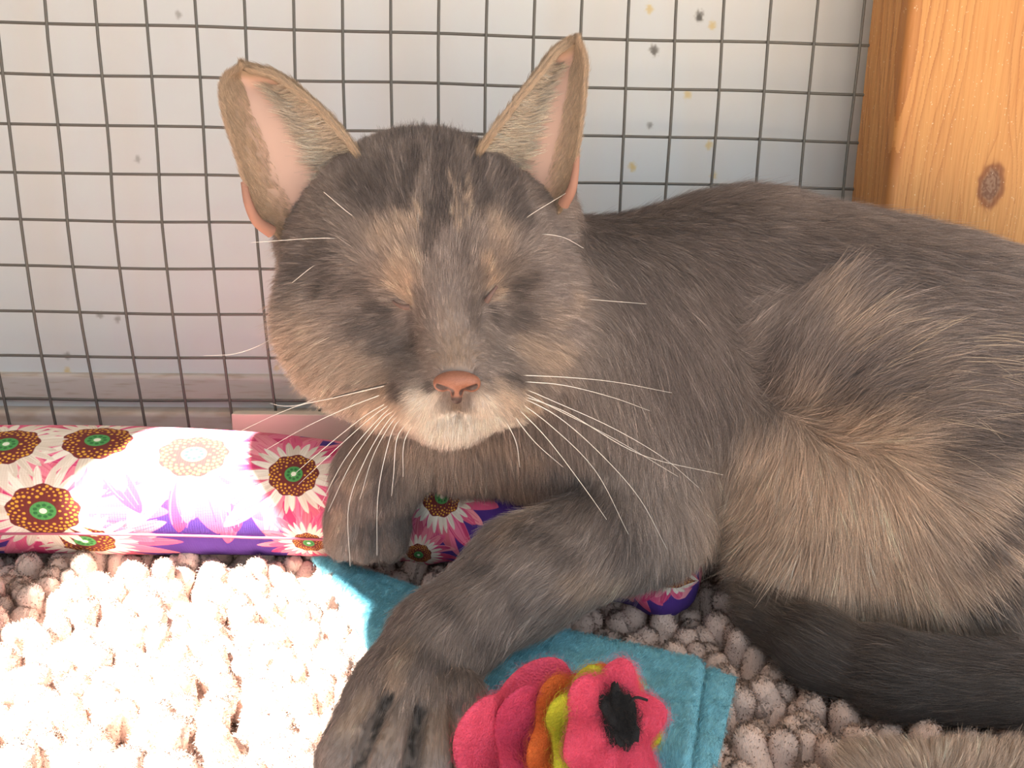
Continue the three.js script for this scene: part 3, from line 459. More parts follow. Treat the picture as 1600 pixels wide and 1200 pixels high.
// ears: thin cups between an outer and an inner edge
function ear(outer, inner, bulge, tilt) {
  const NU = 22, NT = 26, co = new THREE.CatmullRomCurve3(outer), ci = new THREE.CatmullRomCurve3(inner);
  const at = (u, t) => { const a = co.getPoint(t), b = ci.getPoint(t), D = bulge * (1 - 0.55 * t) * Math.min(1, (1 - t) * 3.2 + 0.05), s = Math.pow(Math.sin(Math.PI * clamp(u)), 0.75); return a.lerp(b, u).add(tilt.clone().multiplyScalar(D * s)); };
  const nrm = (u, t) => { const e = 0.012, a = at(Math.min(1, u + e), t).sub(at(Math.max(0, u - e), t)), b = at(u, Math.min(1, t + e)).sub(at(u, Math.max(0, t - e))); return a.cross(b).normalize(); };
  const flip = nrm(0.5, 0.4).dot(tilt) > 0 ? -1 : 1;                     // the front points against the bulge
  const pos = [], nor = [], col = [], idx = [], TH = 0.0011;
  // closed section: front from u=0 to 1, back from 1 to 0
  const ring = []; for (let i = 0; i <= NU; i++) ring.push([i / NU, 1]); for (let i = NU; i >= 0; i--) ring.push([i / NU, -1]);
  for (let j = 0; j <= NT; j++) for (const [u, side] of ring) {
    const t = j / NT, n = nrm(clamp(u, 0.02, 0.98), clamp(t, 0.02, 0.98)).multiplyScalar(flip * side), v = at(u, t).addScaledVector(n, TH * (0.3 + 0.7 * Math.sin(Math.PI * u)));
    pos.push(v.x, v.y, v.z); nor.push(n.x, n.y, n.z);
    const rim = smooth(side > 0 ? 0.16 : 0.4, 0.02, Math.min(u, 1 - u)) * 1 + smooth(0.8, 0.95, t), pink = [0.84, 0.58, 0.48], fur = [0.52, 0.39, 0.28];
    col.push(...(side > 0 ? mix3(pink, fur, clamp(rim)) : mix3([0.3, 0.25, 0.21], [0.5, 0.38, 0.27], clamp(rim))));
  }
  const R = ring.length; for (let j = 0; j < NT; j++) for (let i = 0; i < R; i++) { const a = j * R + i, b = j * R + (i + 1) % R; flip > 0 ? idx.push(a, b, a + R, b, b + R, a + R) : idx.push(a, a + R, b, b, a + R, b + R); }
  const g = new THREE.BufferGeometry(); g.setAttribute('position', new THREE.Float32BufferAttribute(pos, 3)); g.setAttribute('normal', new THREE.Float32BufferAttribute(nor, 3)); g.setAttribute('color', new THREE.Float32BufferAttribute(col, 3)); g.setIndex(idx);
  return { g, at, n: (u, t, side = 1) => nrm(clamp(u, 0.02, 0.98), clamp(t, 0.02, 0.98)).multiplyScalar(flip * side) };
}
const earL = ear([V(-0.0739, 0.1580, -0.3540), V(-0.0824, 0.1744, -0.3400), V(-0.0885, 0.1954, -0.3390), V(-0.0934, 0.2116, -0.3440), V(-0.0933, 0.2204, -0.3490), V(-0.0884, 0.2244, -0.3510)], [V(-0.0353, 0.1812, -0.3400), V(-0.0424, 0.1948, -0.3330), V(-0.0525, 0.2066, -0.3370), V(-0.0643, 0.2162, -0.3440), V(-0.0741, 0.2225, -0.3490), V(-0.0823, 0.2246, -0.3515)], 0.026, V(0.35, 0.05, -1).normalize());
const earR = ear([V(0.0344, 0.1683, -0.3580), V(0.0396, 0.1845, -0.3460), V(0.0428, 0.2057, -0.3480), V(0.0448, 0.2230, -0.3550), V(0.0448, 0.2331, -0.3600), V(0.0426, 0.2386, -0.3620)], [V(-0.0027, 0.1835, -0.3400), V(0.0044, 0.1976, -0.3330), V(0.0144, 0.2114, -0.3380), V(0.0254, 0.2254, -0.3490), V(0.0329, 0.2349, -0.3580), V(0.0378, 0.2388, -0.3625)], 0.026, V(-0.25, 0.05, -1).normalize());
const catMat = mat(0xffffff, { vertexColors: true, roughness: 0.75 });
const earMat = new THREE.MeshPhysicalMaterial({ color: 0xffffff, vertexColors: true, roughness: 0.95, transmission: 0.3, thickness: 0, side: THREE.DoubleSide });
const body = mesh('body', skin, catMat, cat);
for (const e of [earL, earR]) mesh('ear', e.g, earMat, cat).userData.label = 'large upright ear with a pink hollow';
const foldMat = mat(lin(0.36, 0.19, 0.14), { roughness: 0.9 });
mesh('ear_fold', strand([V(-0.0852, 0.1826, -0.3385), V(-0.0834, 0.1749, -0.3365), V(-0.0809, 0.1682, -0.3385), V(-0.0768, 0.1642, -0.3430)], 0.0012, 0.0026, 10, 14), foldMat, cat);
mesh('ear_fold', strand([V(0.0416, 0.1965, -0.3475), V(0.0406, 0.1887, -0.3435), V(0.0394, 0.1821, -0.3435), V(0.0367, 0.1764, -0.3470)], 0.001, 0.0024, 10, 14), foldMat, cat);

// coat
const hairMat = new THREE.MeshPhysicalMaterial({ color: 0xffffff, vertexColors: true, roughness: 0.7, specularIntensity: 0.5 });
// tufts in units of the hair's length: short velvet, middling coat, long belly fur
const coatTufts = [[0.17, 0.0098, 0.30], [0.085, 0.0058, 0.30], [0.055, 0.0032, 0.34]].map(([sp, w, c]) => [0, 1, 2, 3, 4].map(() => hairTuft(9, sp, c, w, 0.3)));
const NOSE = V(-0.0040, 0.1169, -0.2865);
{
  const p = skin.attributes.position, ix = skin.index.array, nt = ix.length / 3, cum = new Float32Array(nt + 1), A = V(0, 0, 0), B = V(0, 0, 0), C = V(0, 0, 0), eye = camera.position;
  for (let i = 0; i < nt; i++) {
    A.fromBufferAttribute(p, ix[i * 3]); B.fromBufferAttribute(p, ix[i * 3 + 1]); C.fromBufferAttribute(p, ix[i * 3 + 2]);
    const n = B.clone().sub(A).cross(C.clone().sub(A)), area = n.length() / 2, c = A.clone().add(B).add(C).divideScalar(3), v = eye.clone().sub(c).normalize(), f = grad(c).dot(v);
    const face = smooth(0.38, 0.3, -c.z) * smooth(0.07, 0.09, c.y) * smooth(0.06, 0.04, c.x);
    let d = f > -0.25 ? 1 + 1.6 * face : f > -0.6 ? 0.35 : 0.06; if (c.x > 0.3) d *= 0.3; if (c.y < 0.004) d *= 0.1;
    cum[i + 1] = cum[i] + area * d;
  }
  const N = 230000, items = [], wisps = [];
  for (let s = 0; s < N; s++) {
    const x = (s + rnd()) / N * cum[nt]; let lo = 0, hi = nt; while (hi - lo > 1) { const m = (lo + hi) >> 1; cum[m] <= x ? lo = m : hi = m; }
    A.fromBufferAttribute(p, ix[lo * 3]); B.fromBufferAttribute(p, ix[lo * 3 + 1]); C.fromBufferAttribute(p, ix[lo * 3 + 2]);
    let a = rnd(), b = rnd(); if (a + b > 1) { a = 1 - a; b = 1 - b; }
    const q = A.clone().addScaledVector(B.clone().sub(A), a).addScaledVector(C.clone().sub(A), b), n = grad(q);
    const nd = Math.hypot((q.x - NOSE.x) / 1.35, q.y - NOSE.y, q.z - NOSE.z); if (nd < 0.0062) continue;
    let bald = false; if (q.z > -0.26) for (const { a, ab, l2, r: dr } of DENTS) { const w = q.clone().sub(a), t = clamp(w.dot(ab) / l2); if (w.addScaledVector(ab, -t).length() < dr * 1.02 && rnd() < 0.6) bald = true; }
    for (const [e, r] of EYE) if (q.distanceTo(e) < r * (0.6 + 0.6 * rnd()) * 1.6 && rnd() < 0.7) bald = true; if (bald) continue;
    const fl = coatFlow(q, n), k = Math.exp(gauss() * 0.28), c = coatColour(q).map((v) => v * k);
    const f = fl.f.addScaledVector(V(gauss(), gauss(), gauss()), 0.16); f.addScaledVector(n, -f.dot(n)).normalize();
    const len = fl.len * rr(0.75, 1.2) * (rnd() < 0.06 ? 1.35 : 1), light = rnd() < 0.05 ? 1.9 : 1;
    if (q.x > 0.13 && q.x < 0.25 && q.y > 0.04 && q.y < 0.135 && rnd() < 0.011) wisps.push({ p: q.clone(), n, f: f.clone().addScaledVector(V(gauss(), gauss(), gauss()), 0.45).normalize(), len: rr(0.016, 0.03), lift: rr(0.3, 0.6), c: mix3([0.5, 0.4, 0.3], [0.8, 0.68, 0.54], rnd()) });
    items.push({ p: q.addScaledVector(n, -0.0004), n, f, len, lift: clamp(fl.lift * rr(0.6, 1.4)), c: c.map((v) => Math.min(0.9, v * light)) });
  }
  [[0, 0.006], [0.006, 0.0145], [0.0145, 1]].forEach(([a, b], k) => plantFur('coat', cat, items.filter((i) => i.len >= a && i.len < b), coatTufts[k], hairMat));
  plantFur('guard_hairs', cat, wisps, [0, 1, 2, 3].map(() => hairTuft(2, 0.06, 0.4, 0.0036, 0.2, 6)), hairMat);
  // ear fur: velvet on back and rim, long pale hairs rooted along the inner edge
  const fine = [0, 1, 2].map(() => hairTuft(6, 0.15, 0.25, 0.011, 0.25)), items2 = [];
  [earL, earR].forEach((e, w) => {
    for (let i = 0; i < 9000; i++) {
      const t = Math.pow(rnd(), 0.8), rim = rnd() < 0.6, side = rim ? 1 : -1, u = rim ? (rnd() < 0.5 ? Math.pow(rnd(), 2.4) * 0.15 : 1 - Math.pow(rnd(), 2) * 0.22) : rnd();
      const q = e.at(u, t), n = e.n(u, t, side), f = e.at(u, Math.min(1, t + 0.03)).sub(e.at(u, Math.max(0, t - 0.03))).normalize(); if (rim) f.addScaledVector(e.at(u + (u < 0.5 ? 0.02 : -0.02), t).sub(q).normalize(), -0.5).normalize();
      f.addScaledVector(V(gauss(), gauss(), gauss()), 0.15).normalize(); const k = Math.exp(gauss() * 0.25), c = side > 0 ? mix3([0.58, 0.44, 0.32], [0.78, 0.62, 0.47], rnd()) : Math.min(u, 1 - u) < 0.22 || t > 0.85 ? [0.50, 0.385, 0.28] : [0.3, 0.25, 0.21];
      items2.push({ p: q.addScaledVector(n, 0.0009), n, f, len: rim ? rr(0.002, 0.0042) : rr(0.003, 0.005), lift: rr(0.15, 0.4), c: c.map((v) => v * k) });
    }
    for (let i = 0; i < 3600; i++) {                       // fringe along both edges
      const t = rnd(), u = rnd() < 0.5 ? 0 : 1, q = e.at(u, t), out = q.clone().sub(e.at(u ? 0.9 : 0.1, t)).normalize(), n = e.n(u, t, rnd() < 0.5 ? 1 : -1);
      const f = e.at(u, Math.min(1, t + 0.03)).sub(e.at(u, Math.max(0, t - 0.03))).normalize().addScaledVector(V(gauss(), gauss(), gauss()), 0.2), k = Math.exp(gauss() * 0.25);
      items2.push({ p: q.addScaledVector(out, -0.0004).addScaledVector(n, 0.0003), n: out.addScaledVector(n, rr(0, 0.8)).normalize(), f: f.normalize(), len: rr(0.0018, 0.0036), lift: rr(0.15, 0.45), c: mix3([0.54, 0.41, 0.30], [0.76, 0.60, 0.45], rnd()).map((v) => v * k) });
    }
    for (let i = 0; i < 2200; i++) {
      const t = Math.pow(rnd(), 1.1) * 0.72, u = 1 - Math.pow(rnd(), 1.2) * 0.55 - 0.03, q = e.at(u, t), n = e.n(u, t, 1);
      const f = e.at(Math.max(0, u - 0.1), t).sub(q).normalize().addScaledVector(e.at(u, t + 0.05).sub(q).normalize(), 0.35 + 0.5 * t).addScaledVector(V(gauss(), gauss(), gauss()), 0.16).normalize();
      const c = mix3([0.64, 0.54, 0.44], [0.92, 0.83, 0.72], rnd()), k = Math.exp(gauss() * 0.25);
      items2.push({ p: q.addScaledVector(n, 0.0008), n, f, len: rr(0.006, 0.013) * (1 - 0.4 * t), lift: rr(0.15, 0.5), c: c.map((v) => Math.min(0.9, v * k)) });
    }
  });
  plantFur('ear_fur', cat, items2, fine, hairMat);
}
// nose, nostrils, eye corners
{
  const cp = (x, y, z, a, b, r0, r1) => { const ab = [b[0] - a[0], b[1] - a[1], b[2] - a[2]], t = clamp(((x - a[0]) * ab[0] + (y - a[1]) * ab[1] + (z - a[2]) * ab[2]) / (ab[0] ** 2 + ab[1] ** 2 + ab[2] ** 2)); return Math.hypot(x - a[0] - ab[0] * t, y - a[1] - ab[1] * t, z - a[2] - ab[2] * t) - r0 - (r1 - r0) * t; };
  const el = (x, y, z, c, e) => { const k = Math.hypot((x - c[0]) / e[0], (y - c[1]) / e[1], (z - c[2]) / e[2]); return (k - 1) * Math.min(...e); };
  const smin = (a, b, k) => { const h = clamp(0.5 + 0.5 * (b - a) / k); return b + (a - b) * h - k * h * (1 - h); };
  const hole = (x, y, z) => { x = Math.abs(x); return cp(x, y, z, [2.6, -3.0, 3.4], [6.4, -0.6, 2.4], 1.7, 0.9); };
  const f = (x, y, z) => {
    const X = Math.abs(x); let d = el(x, y, z, [0, 1.6, 0], [7.4, 3.3, 4.6]); d = smin(d, el(X, y, z, [5.0, 0.2, -0.6], [3.0, 2.6, 3.4]), 1.2); d = smin(d, cp(x, y, z, [0, 0.5, 1.6], [0, -4.6, 0.2], 2.5, 1.9), 1.4);
    d = -smin(-d, hole(x, y, z), 0.5); return -smin(-d, cp(x, y, z, [0, -1.2, 4.6], [0, -6.5, 2.6], 0.35, 0.5), 0.5);
  };
  const g = surfaceNet([-9, -8, -5], [9, 6.5, 6], 0.36, f), p = g.attributes.position, col = [];
  for (let i = 0; i < p.count; i++) { const x = p.getX(i), y = p.getY(i), z = p.getZ(i), k = clamp(Math.max(smooth(0.45, 0.1, hole(x, y, z)), smooth(-3.4, -4.6, y))), q = 0.9 + 0.12 * n3(x * 1.6, y * 1.6, z * 1.6); col.push(...mix3([0.33 * q, 0.14 * q, 0.09 * q], [0.07, 0.04, 0.035], k)); }
  g.setAttribute('color', new THREE.Float32BufferAttribute(col, 3)); g.computeVertexNormals(); g.scale(0.001, 0.001, 0.001); g.rotateX(-0.22); g.translate(NOSE.x, NOSE.y, NOSE.z - 0.0012);
  const nb = dataTex(128, 128, (u, v) => { const q = 0.5 + 0.5 * n2(u * 50, v * 50); return [q, q, q]; }, false); uvPlanar(g, (x) => x * 60, (x, y) => y * 60);
  mesh('nose', g, mat(0xffffff, { vertexColors: true, roughness: 0.45, bumpMap: nb, bumpScale: 0.00012 }), cat).userData.label = 'terracotta nose leather';
  const pink = mat(lin(0.17, 0.105, 0.09), { roughness: 0.7 });
  mesh('eyelid', strand([V(-0.0276, 0.1418, -0.3130), V(-0.0254, 0.1408, -0.3105), V(-0.0232, 0.1403, -0.3092), V(-0.0216, 0.1403, -0.3095)], 0.0005, 0.0012, 8, 12), pink, cat);
  mesh('eyelid', strand([V(0.0098, 0.1477, -0.3125), V(0.0082, 0.1459, -0.3100), V(0.0070, 0.1441, -0.3095), V(0.0061, 0.1427, -0.3100)], 0.0006, 0.0012, 8, 12), pink, cat);
}
// whiskers and brow hairs
{
  const wh = mat(lin(0.90, 0.86, 0.80), { roughness: 0.4 }), bl = mat(lin(0.05, 0.04, 0.035), { roughness: 0.5 });
  const L = [
    [V(-0.0306, 0.1120, -0.3060), V(-0.0501, 0.1058, -0.3120), V(-0.0648, 0.1015, -0.3150), V(-0.0928, 0.0874, -0.3200)], [V(-0.0528, 0.1048, -0.3300), V(-0.0644, 0.0999, -0.3250), V(-0.0706, 0.1006, -0.3200), V(-0.0744, 0.1021, -0.3180)], [V(-0.0325, 0.1084, -0.3060), V(-0.0438, 0.1030, -0.3100), V(-0.0598, 0.0949, -0.3120), V(-0.0745, 0.0866, -0.3100)],
    [V(-0.0307, 0.1051, -0.3060), V(-0.0380, 0.1001, -0.3080), V(-0.0547, 0.0863, -0.3080), V(-0.0649, 0.0776, -0.3050)], [V(-0.0292, 0.1049, -0.3050), V(-0.0345, 0.1009, -0.3060), V(-0.0493, 0.0876, -0.3040), V(-0.0614, 0.0764, -0.3000)], [V(-0.0278, 0.1047, -0.3040), V(-0.0320, 0.1008, -0.3040), V(-0.0442, 0.0865, -0.3000), V(-0.0535, 0.0690, -0.2950)],
    [V(-0.0264, 0.1037, -0.3040), V(-0.0306, 0.1006, -0.3040), V(-0.0414, 0.0860, -0.3000), V(-0.0498, 0.0690, -0.2920)], [V(-0.0254, 0.1035, -0.3030), V(-0.0291, 0.0996, -0.3030), V(-0.0371, 0.0862, -0.2980), V(-0.0420, 0.0722, -0.2900), V(-0.0406, 0.0537, -0.2800)], [V(-0.0245, 0.1026, -0.3030), V(-0.0277, 0.0992, -0.3030), V(-0.0338, 0.0886, -0.2980), V(-0.0381, 0.0746, -0.2900)], [V(-0.0226, 0.1019, -0.3020), V(-0.0263, 0.0985, -0.3020), V(-0.0301, 0.0866, -0.2970), V(-0.0318, 0.0746, -0.2900), V(-0.0313, 0.0577, -0.2800)], [V(-0.0207, 0.1007, -0.3020), V(-0.0252, 0.0953, -0.3000), V(-0.0266, 0.0821, -0.2960), V(-0.0271, 0.0751, -0.2920)], [V(-0.0189, 0.1007, -0.3020), V(-0.0230, 0.0929, -0.3000), V(-0.0234, 0.0802, -0.2980)],
    [V(0.0186, 0.1160, -0.3080), V(0.0382, 0.1130, -0.3180), V(0.0566, 0.1098, -0.3250), V(0.0807, 0.1044, -0.3300)], [V(0.0186, 0.1139, -0.3070), V(0.0355, 0.1107, -0.3150), V(0.0564, 0.1041, -0.3220), V(0.0711, 0.0983, -0.3250)], [V(0.0172, 0.1127, -0.3060), V(0.0308, 0.1052, -0.3140), V(0.0566, 0.0923, -0.3200), V(0.0779, 0.0793, -0.3220), V(0.0920, 0.0675, -0.3220)], [V(0.0172, 0.1112, -0.3060), V(0.0331, 0.1020, -0.3120), V(0.0561, 0.0894, -0.3160), V(0.0824, 0.0735, -0.3180)],
    [V(0.0158, 0.1100, -0.3050), V(0.0329, 0.1001, -0.3100), V(0.0520, 0.0830, -0.3120), V(0.0660, 0.0672, -0.3100), V(0.0765, 0.0488, -0.3050)], [V(0.0158, 0.1086, -0.3050), V(0.0305, 0.0969, -0.3080), V(0.0479, 0.0794, -0.3080), V(0.0603, 0.0570, -0.3000)], [V(0.0148, 0.1074, -0.3040), V(0.0280, 0.0938, -0.3060), V(0.0439, 0.0736, -0.3030), V(0.0518, 0.0629, -0.3000)], [V(0.0146, 0.1105, -0.3050), V(0.0355, 0.1015, -0.3120), V(0.0663, 0.0833, -0.3160), V(0.1008, 0.0736, -0.3200)], [V(0.0135, 0.1059, -0.3040), V(0.0244, 0.0916, -0.3050), V(0.0353, 0.0820, -0.3040)], [V(0.0111, 0.1042, -0.3030), V(0.0174, 0.0922, -0.3030), V(0.0191, 0.0823, -0.3030)],
    [V(-0.0749, 0.1242, -0.3450), V(-0.0828, 0.1203, -0.3350), V(-0.0902, 0.1184, -0.3300), V(-0.1001, 0.1186, -0.3250)], [V(-0.0359, 0.1650, -0.3250), V(-0.0401, 0.1701, -0.3180), V(-0.0448, 0.1747, -0.3120), V(-0.0508, 0.1801, -0.3100)], [V(-0.0379, 0.1614, -0.3250), V(-0.0448, 0.1634, -0.3180), V(-0.0525, 0.1639, -0.3150), V(-0.0766, 0.1623, -0.3100)], [V(-0.0450, 0.1557, -0.3300), V(-0.0507, 0.1554, -0.3250), V(-0.0562, 0.1539, -0.3200), V(-0.0646, 0.1474, -0.3180)],
    [V(0.0151, 0.1670, -0.3300), V(0.0224, 0.1733, -0.3220), V(0.0346, 0.1811, -0.3200)], [V(0.0193, 0.1644, -0.3300), V(0.0263, 0.1660, -0.3250), V(0.0344, 0.1652, -0.3220), V(0.0419, 0.1615, -0.3200)], [V(0.0429, 0.1397, -0.3450), V(0.0543, 0.1401, -0.3350), V(0.0685, 0.1398, -0.3300)]];
  for (const p of L) mesh('whisker', strand(p, 0.00019, 0.00006, 5, 24), wh, cat);
  mesh('whisker', strand([V(-0.0292, 0.1129, -0.3055), V(-0.0378, 0.1103, -0.3080), V(-0.0500, 0.1062, -0.3115)], 0.00024, 0.00018, 5, 12), bl, cat).userData.label = 'dark lower half of a whisker';
}

// ---------- the flower-print roll cushion ----------
// PILLOW FN
const PAX = [V(-0.36, 0.030, -0.420), V(-0.28, 0.030, -0.421), V(-0.19, 0.0295, -0.422), V(-0.10, 0.028, -0.420), V(-0.03, 0.0255, -0.409), V(0.02, 0.0235, -0.394), V(0.06, 0.0195, -0.370), V(0.101, 0.017, -0.343)];
const PRAD = [0.0325, 0.0325, 0.032, 0.031, 0.027, 0.0235, 0.021, 0.019];
const PCURVE = new THREE.CatmullRomCurve3(PAX), PLEN = 0.48;
function pillowAt(u, a) {                                // u 0..1 along, a angle: 0 up, positive to the front
  const i = u * (PAX.length - 1), c = PCURVE.getPoint(u), T = PCURVE.getTangent(u), S = V(-T.z, 0, T.x).normalize(), U = V(0, 1, 0);
  const k = Math.min(PRAD.length - 2, Math.floor(i)), r0 = PRAD[k] + (PRAD[k + 1] - PRAD[k]) * (i - k), end = Math.min(1, Math.sqrt(Math.max(0.0001, 1 - Math.pow(Math.max(0, (u - 0.965) / 0.035), 2)))) * Math.min(1, 0.3 + u * 30);
  const w = 1 + (u > 0.5 ? 0.05 * Math.sin(u * 70 + 3 * Math.sin(a * 2)) : 0.012 * Math.sin(u * 26 + a * 2)), r = r0 * end * w;
  const cy = Math.cos(a) * r, sy = Math.sin(a) * r * 1.02;
  return c.clone().addScaledVector(U, Math.max(cy, -r0 * 0.93)).addScaledVector(S, sy);
}
// END PILLOW FN
{
  const NU = 150, NA = 64, pos = [], uv = [], idx = [];
  for (let i = 0; i <= NU; i++) for (let j = 0; j <= NA; j++) { const u = i / NU, a = -Math.PI + j / NA * 2 * Math.PI, p = pillowAt(u, a); pos.push(p.x, p.y, p.z); uv.push(u, j / NA); }
  for (let i = 0; i < NU; i++) for (let j = 0; j < NA; j++) { const a = i * (NA + 1) + j, b = a + NA + 1; idx.push(a, a + 1, b, a + 1, b + 1, b); }
  const g = new THREE.BufferGeometry(); g.setAttribute('position', new THREE.Float32BufferAttribute(pos, 3)); g.setAttribute('uv', new THREE.Float32BufferAttribute(uv, 2)); g.setIndex(idx); g.computeVertexNormals();
  // printed cotton: pink gerberas, pale daisies with dotted brown hearts, violet ground
  const CW = 2048, CH = 1024, cv = document.createElement('canvas'); cv.width = CW; cv.height = CH; const x = cv.getContext('2d');
  const SX = CW / PLEN, SY = CH / 0.205;                  // canvas pixels per metre
  x.fillStyle = '#4d2d86'; x.fillRect(0, 0, CW, CH);
  const petals = (cx, cy, n, r0, r1, wid, cols, rot) => {
    for (let i = 0; i < n; i++) {
      x.save(); x.translate(cx, cy); x.scale(SX, SY); x.rotate(rot + i / n * 6.2832 + rr(-0.06, 0.06)); const L = r1 * rr(0.88, 1.1), w = wid * rr(0.85, 1.15), c = cols[Math.floor(rnd() * cols.length)];
      x.fillStyle = c; x.beginPath(); x.moveTo(r0 * 0.6, 0); x.bezierCurveTo(r0, -w, L * 0.8, -w * 1.15, L, -w * 0.1); x.bezierCurveTo(L * 0.95, w * 0.9, r0, w, r0 * 0.6, 0); x.fill();
      x.lineWidth = 0.00045; for (let k = 0; k < 4; k++) { const o = (k - 1.5) * w * 0.42; x.strokeStyle = cols[(Math.floor(rnd() * cols.length))]; x.globalAlpha = 0.7; x.beginPath(); x.moveTo(r0, o * 0.5); x.quadraticCurveTo(L * 0.55, o * 1.5, L * rr(0.8, 0.95), o * 0.7); x.stroke(); } x.globalAlpha = 1;
      x.restore();
    }
  };
  const PINKS = ['#dd5c86', '#e9799b', '#cf3f72', '#e8889b', '#d96a80', '#f09aa9'], PALE = ['#ece3d6', '#e2d6c8', '#f2ebe0', '#d8cbbb'];
  const flower = (u, v, s, kind) => {                    // kind 0: pink gerbera, 1: its petals only, 2: pale daisy heart
    {
      const cx = u * CW, cy = (1 - v) * CH, S = s / 1000;
      if (kind < 2) { petals(cx, cy, 15, S * 0.5, S * 3.3, S * 0.5, PINKS, rr(0, 6)); petals(cx, cy, 13, S * 0.4, S * 2.7, S * 0.4, PINKS, rr(0, 6)); }
      if (!kind) petals(cx, cy, 11, S * 0.2, S * 1.5, S * 0.3, PINKS, 0.3);
      if (kind < 2) return;
      petals(cx, cy, 26, S * 0.6, S * 1.9, S * 0.18, PALE, 0);
      x.save(); x.translate(cx, cy); x.scale(SX, SY); x.fillStyle = '#6f2c2a'; x.beginPath(); for (let i = 0; i <= 40; i++) { const a = i / 40 * 6.2832, r = S * (1 + 0.05 * Math.sin(a * 9)); i ? x.lineTo(Math.cos(a) * r, Math.sin(a) * r) : x.moveTo(r, 0); } x.fill();
      x.fillStyle = '#e0a93c'; for (let i = 0; i < 95; i++) { const a = i * 2.39996, r = S * (0.42 + 0.54 * Math.sqrt((i + 0.5) / 95)); x.beginPath(); x.arc(Math.cos(a) * r, Math.sin(a) * r, S * rr(0.032, 0.056), 0, 6.3); x.fill(); }
      x.fillStyle = '#4f9a53'; x.beginPath(); x.arc(0, 0, S * 0.37, 0, 6.3); x.fill(); x.fillStyle = '#2f6f3d'; for (let i = 0; i < 9; i++) { const a = i * 0.7; x.beginPath(); x.arc(Math.cos(a) * S * 0.23, Math.sin(a) * S * 0.23, S * 0.06, 0, 6.3); x.fill(); } x.fillStyle = '#e6ecd8'; x.beginPath(); x.arc(0, 0, S * 0.11, 0, 6.3); x.fill(); x.restore();
    }
  };
  const FL = [[0.2975, 0.835, 10.5], [0.2725, 0.745, 12.8], [0.3775, 0.595, 12.8], [0.3025, 0.56, 12], [0.2375, 0.58, 11.5], [0.4675, 0.635, 11.5], [0.4825, 0.825, 7.5], [0.635, 0.645, 12], [0.605, 0.835, 8], [0.9825, 0.695, 8]];
  for (let i = 0; i < 15; i++) flower(rnd(), rnd(), rr(11, 15), 0);
  for (const k of [1, 2]) for (const [u, v, s] of FL) flower(u, v, s, k);
  const t = new THREE.CanvasTexture(cv); t.colorSpace = THREE.SRGBColorSpace; t.magFilter = THREE.LinearFilter;
  const weave = dataTex(256, 256, (u, v) => { const q = 0.5 + 0.25 * Math.sin(u * 402) + 0.25 * Math.sin(v * 402); return [q, q, q]; }, false); weave.repeat.set(8, 4);
  const pil = new THREE.Group(); pil.name = 'roll_cushion'; scene.add(pil);
  tag(pil, 'long flower-print cotton roll cushion lying along the wire mesh', 'cushion');
  mesh('cover', g, mat(0xffffff, { map: t, bumpMap: weave, bumpScale: 0.00012, roughness: 0.9, side: THREE.DoubleSide }), pil);
  // stitched seam along the front
  const sp = []; for (let i = 2; i < 64; i++) sp.push(pillowAt(i / 110, 1.93).add(V(0, 0, 0.0002)));
  mesh('seam', strand(sp, 0.0007, 0.0007, 5), mat(lin(0.45, 0.12, 0.18), { roughness: 0.9 }), pil);
}
// pale strip behind the cushion
{
  const a = V(-0.1328, 0.0550, -0.4740), g = box(a.x, a.x + 0.085, 0.0, a.y, -0.482, -0.474, 0.0008);
  const o = mesh('plastic_strip', g, mat(lin(0.62, 0.56, 0.47), { roughness: 0.6 })); tag(o, 'pale flat strip standing between the roll cushion and the wire mesh', 'strip');
}
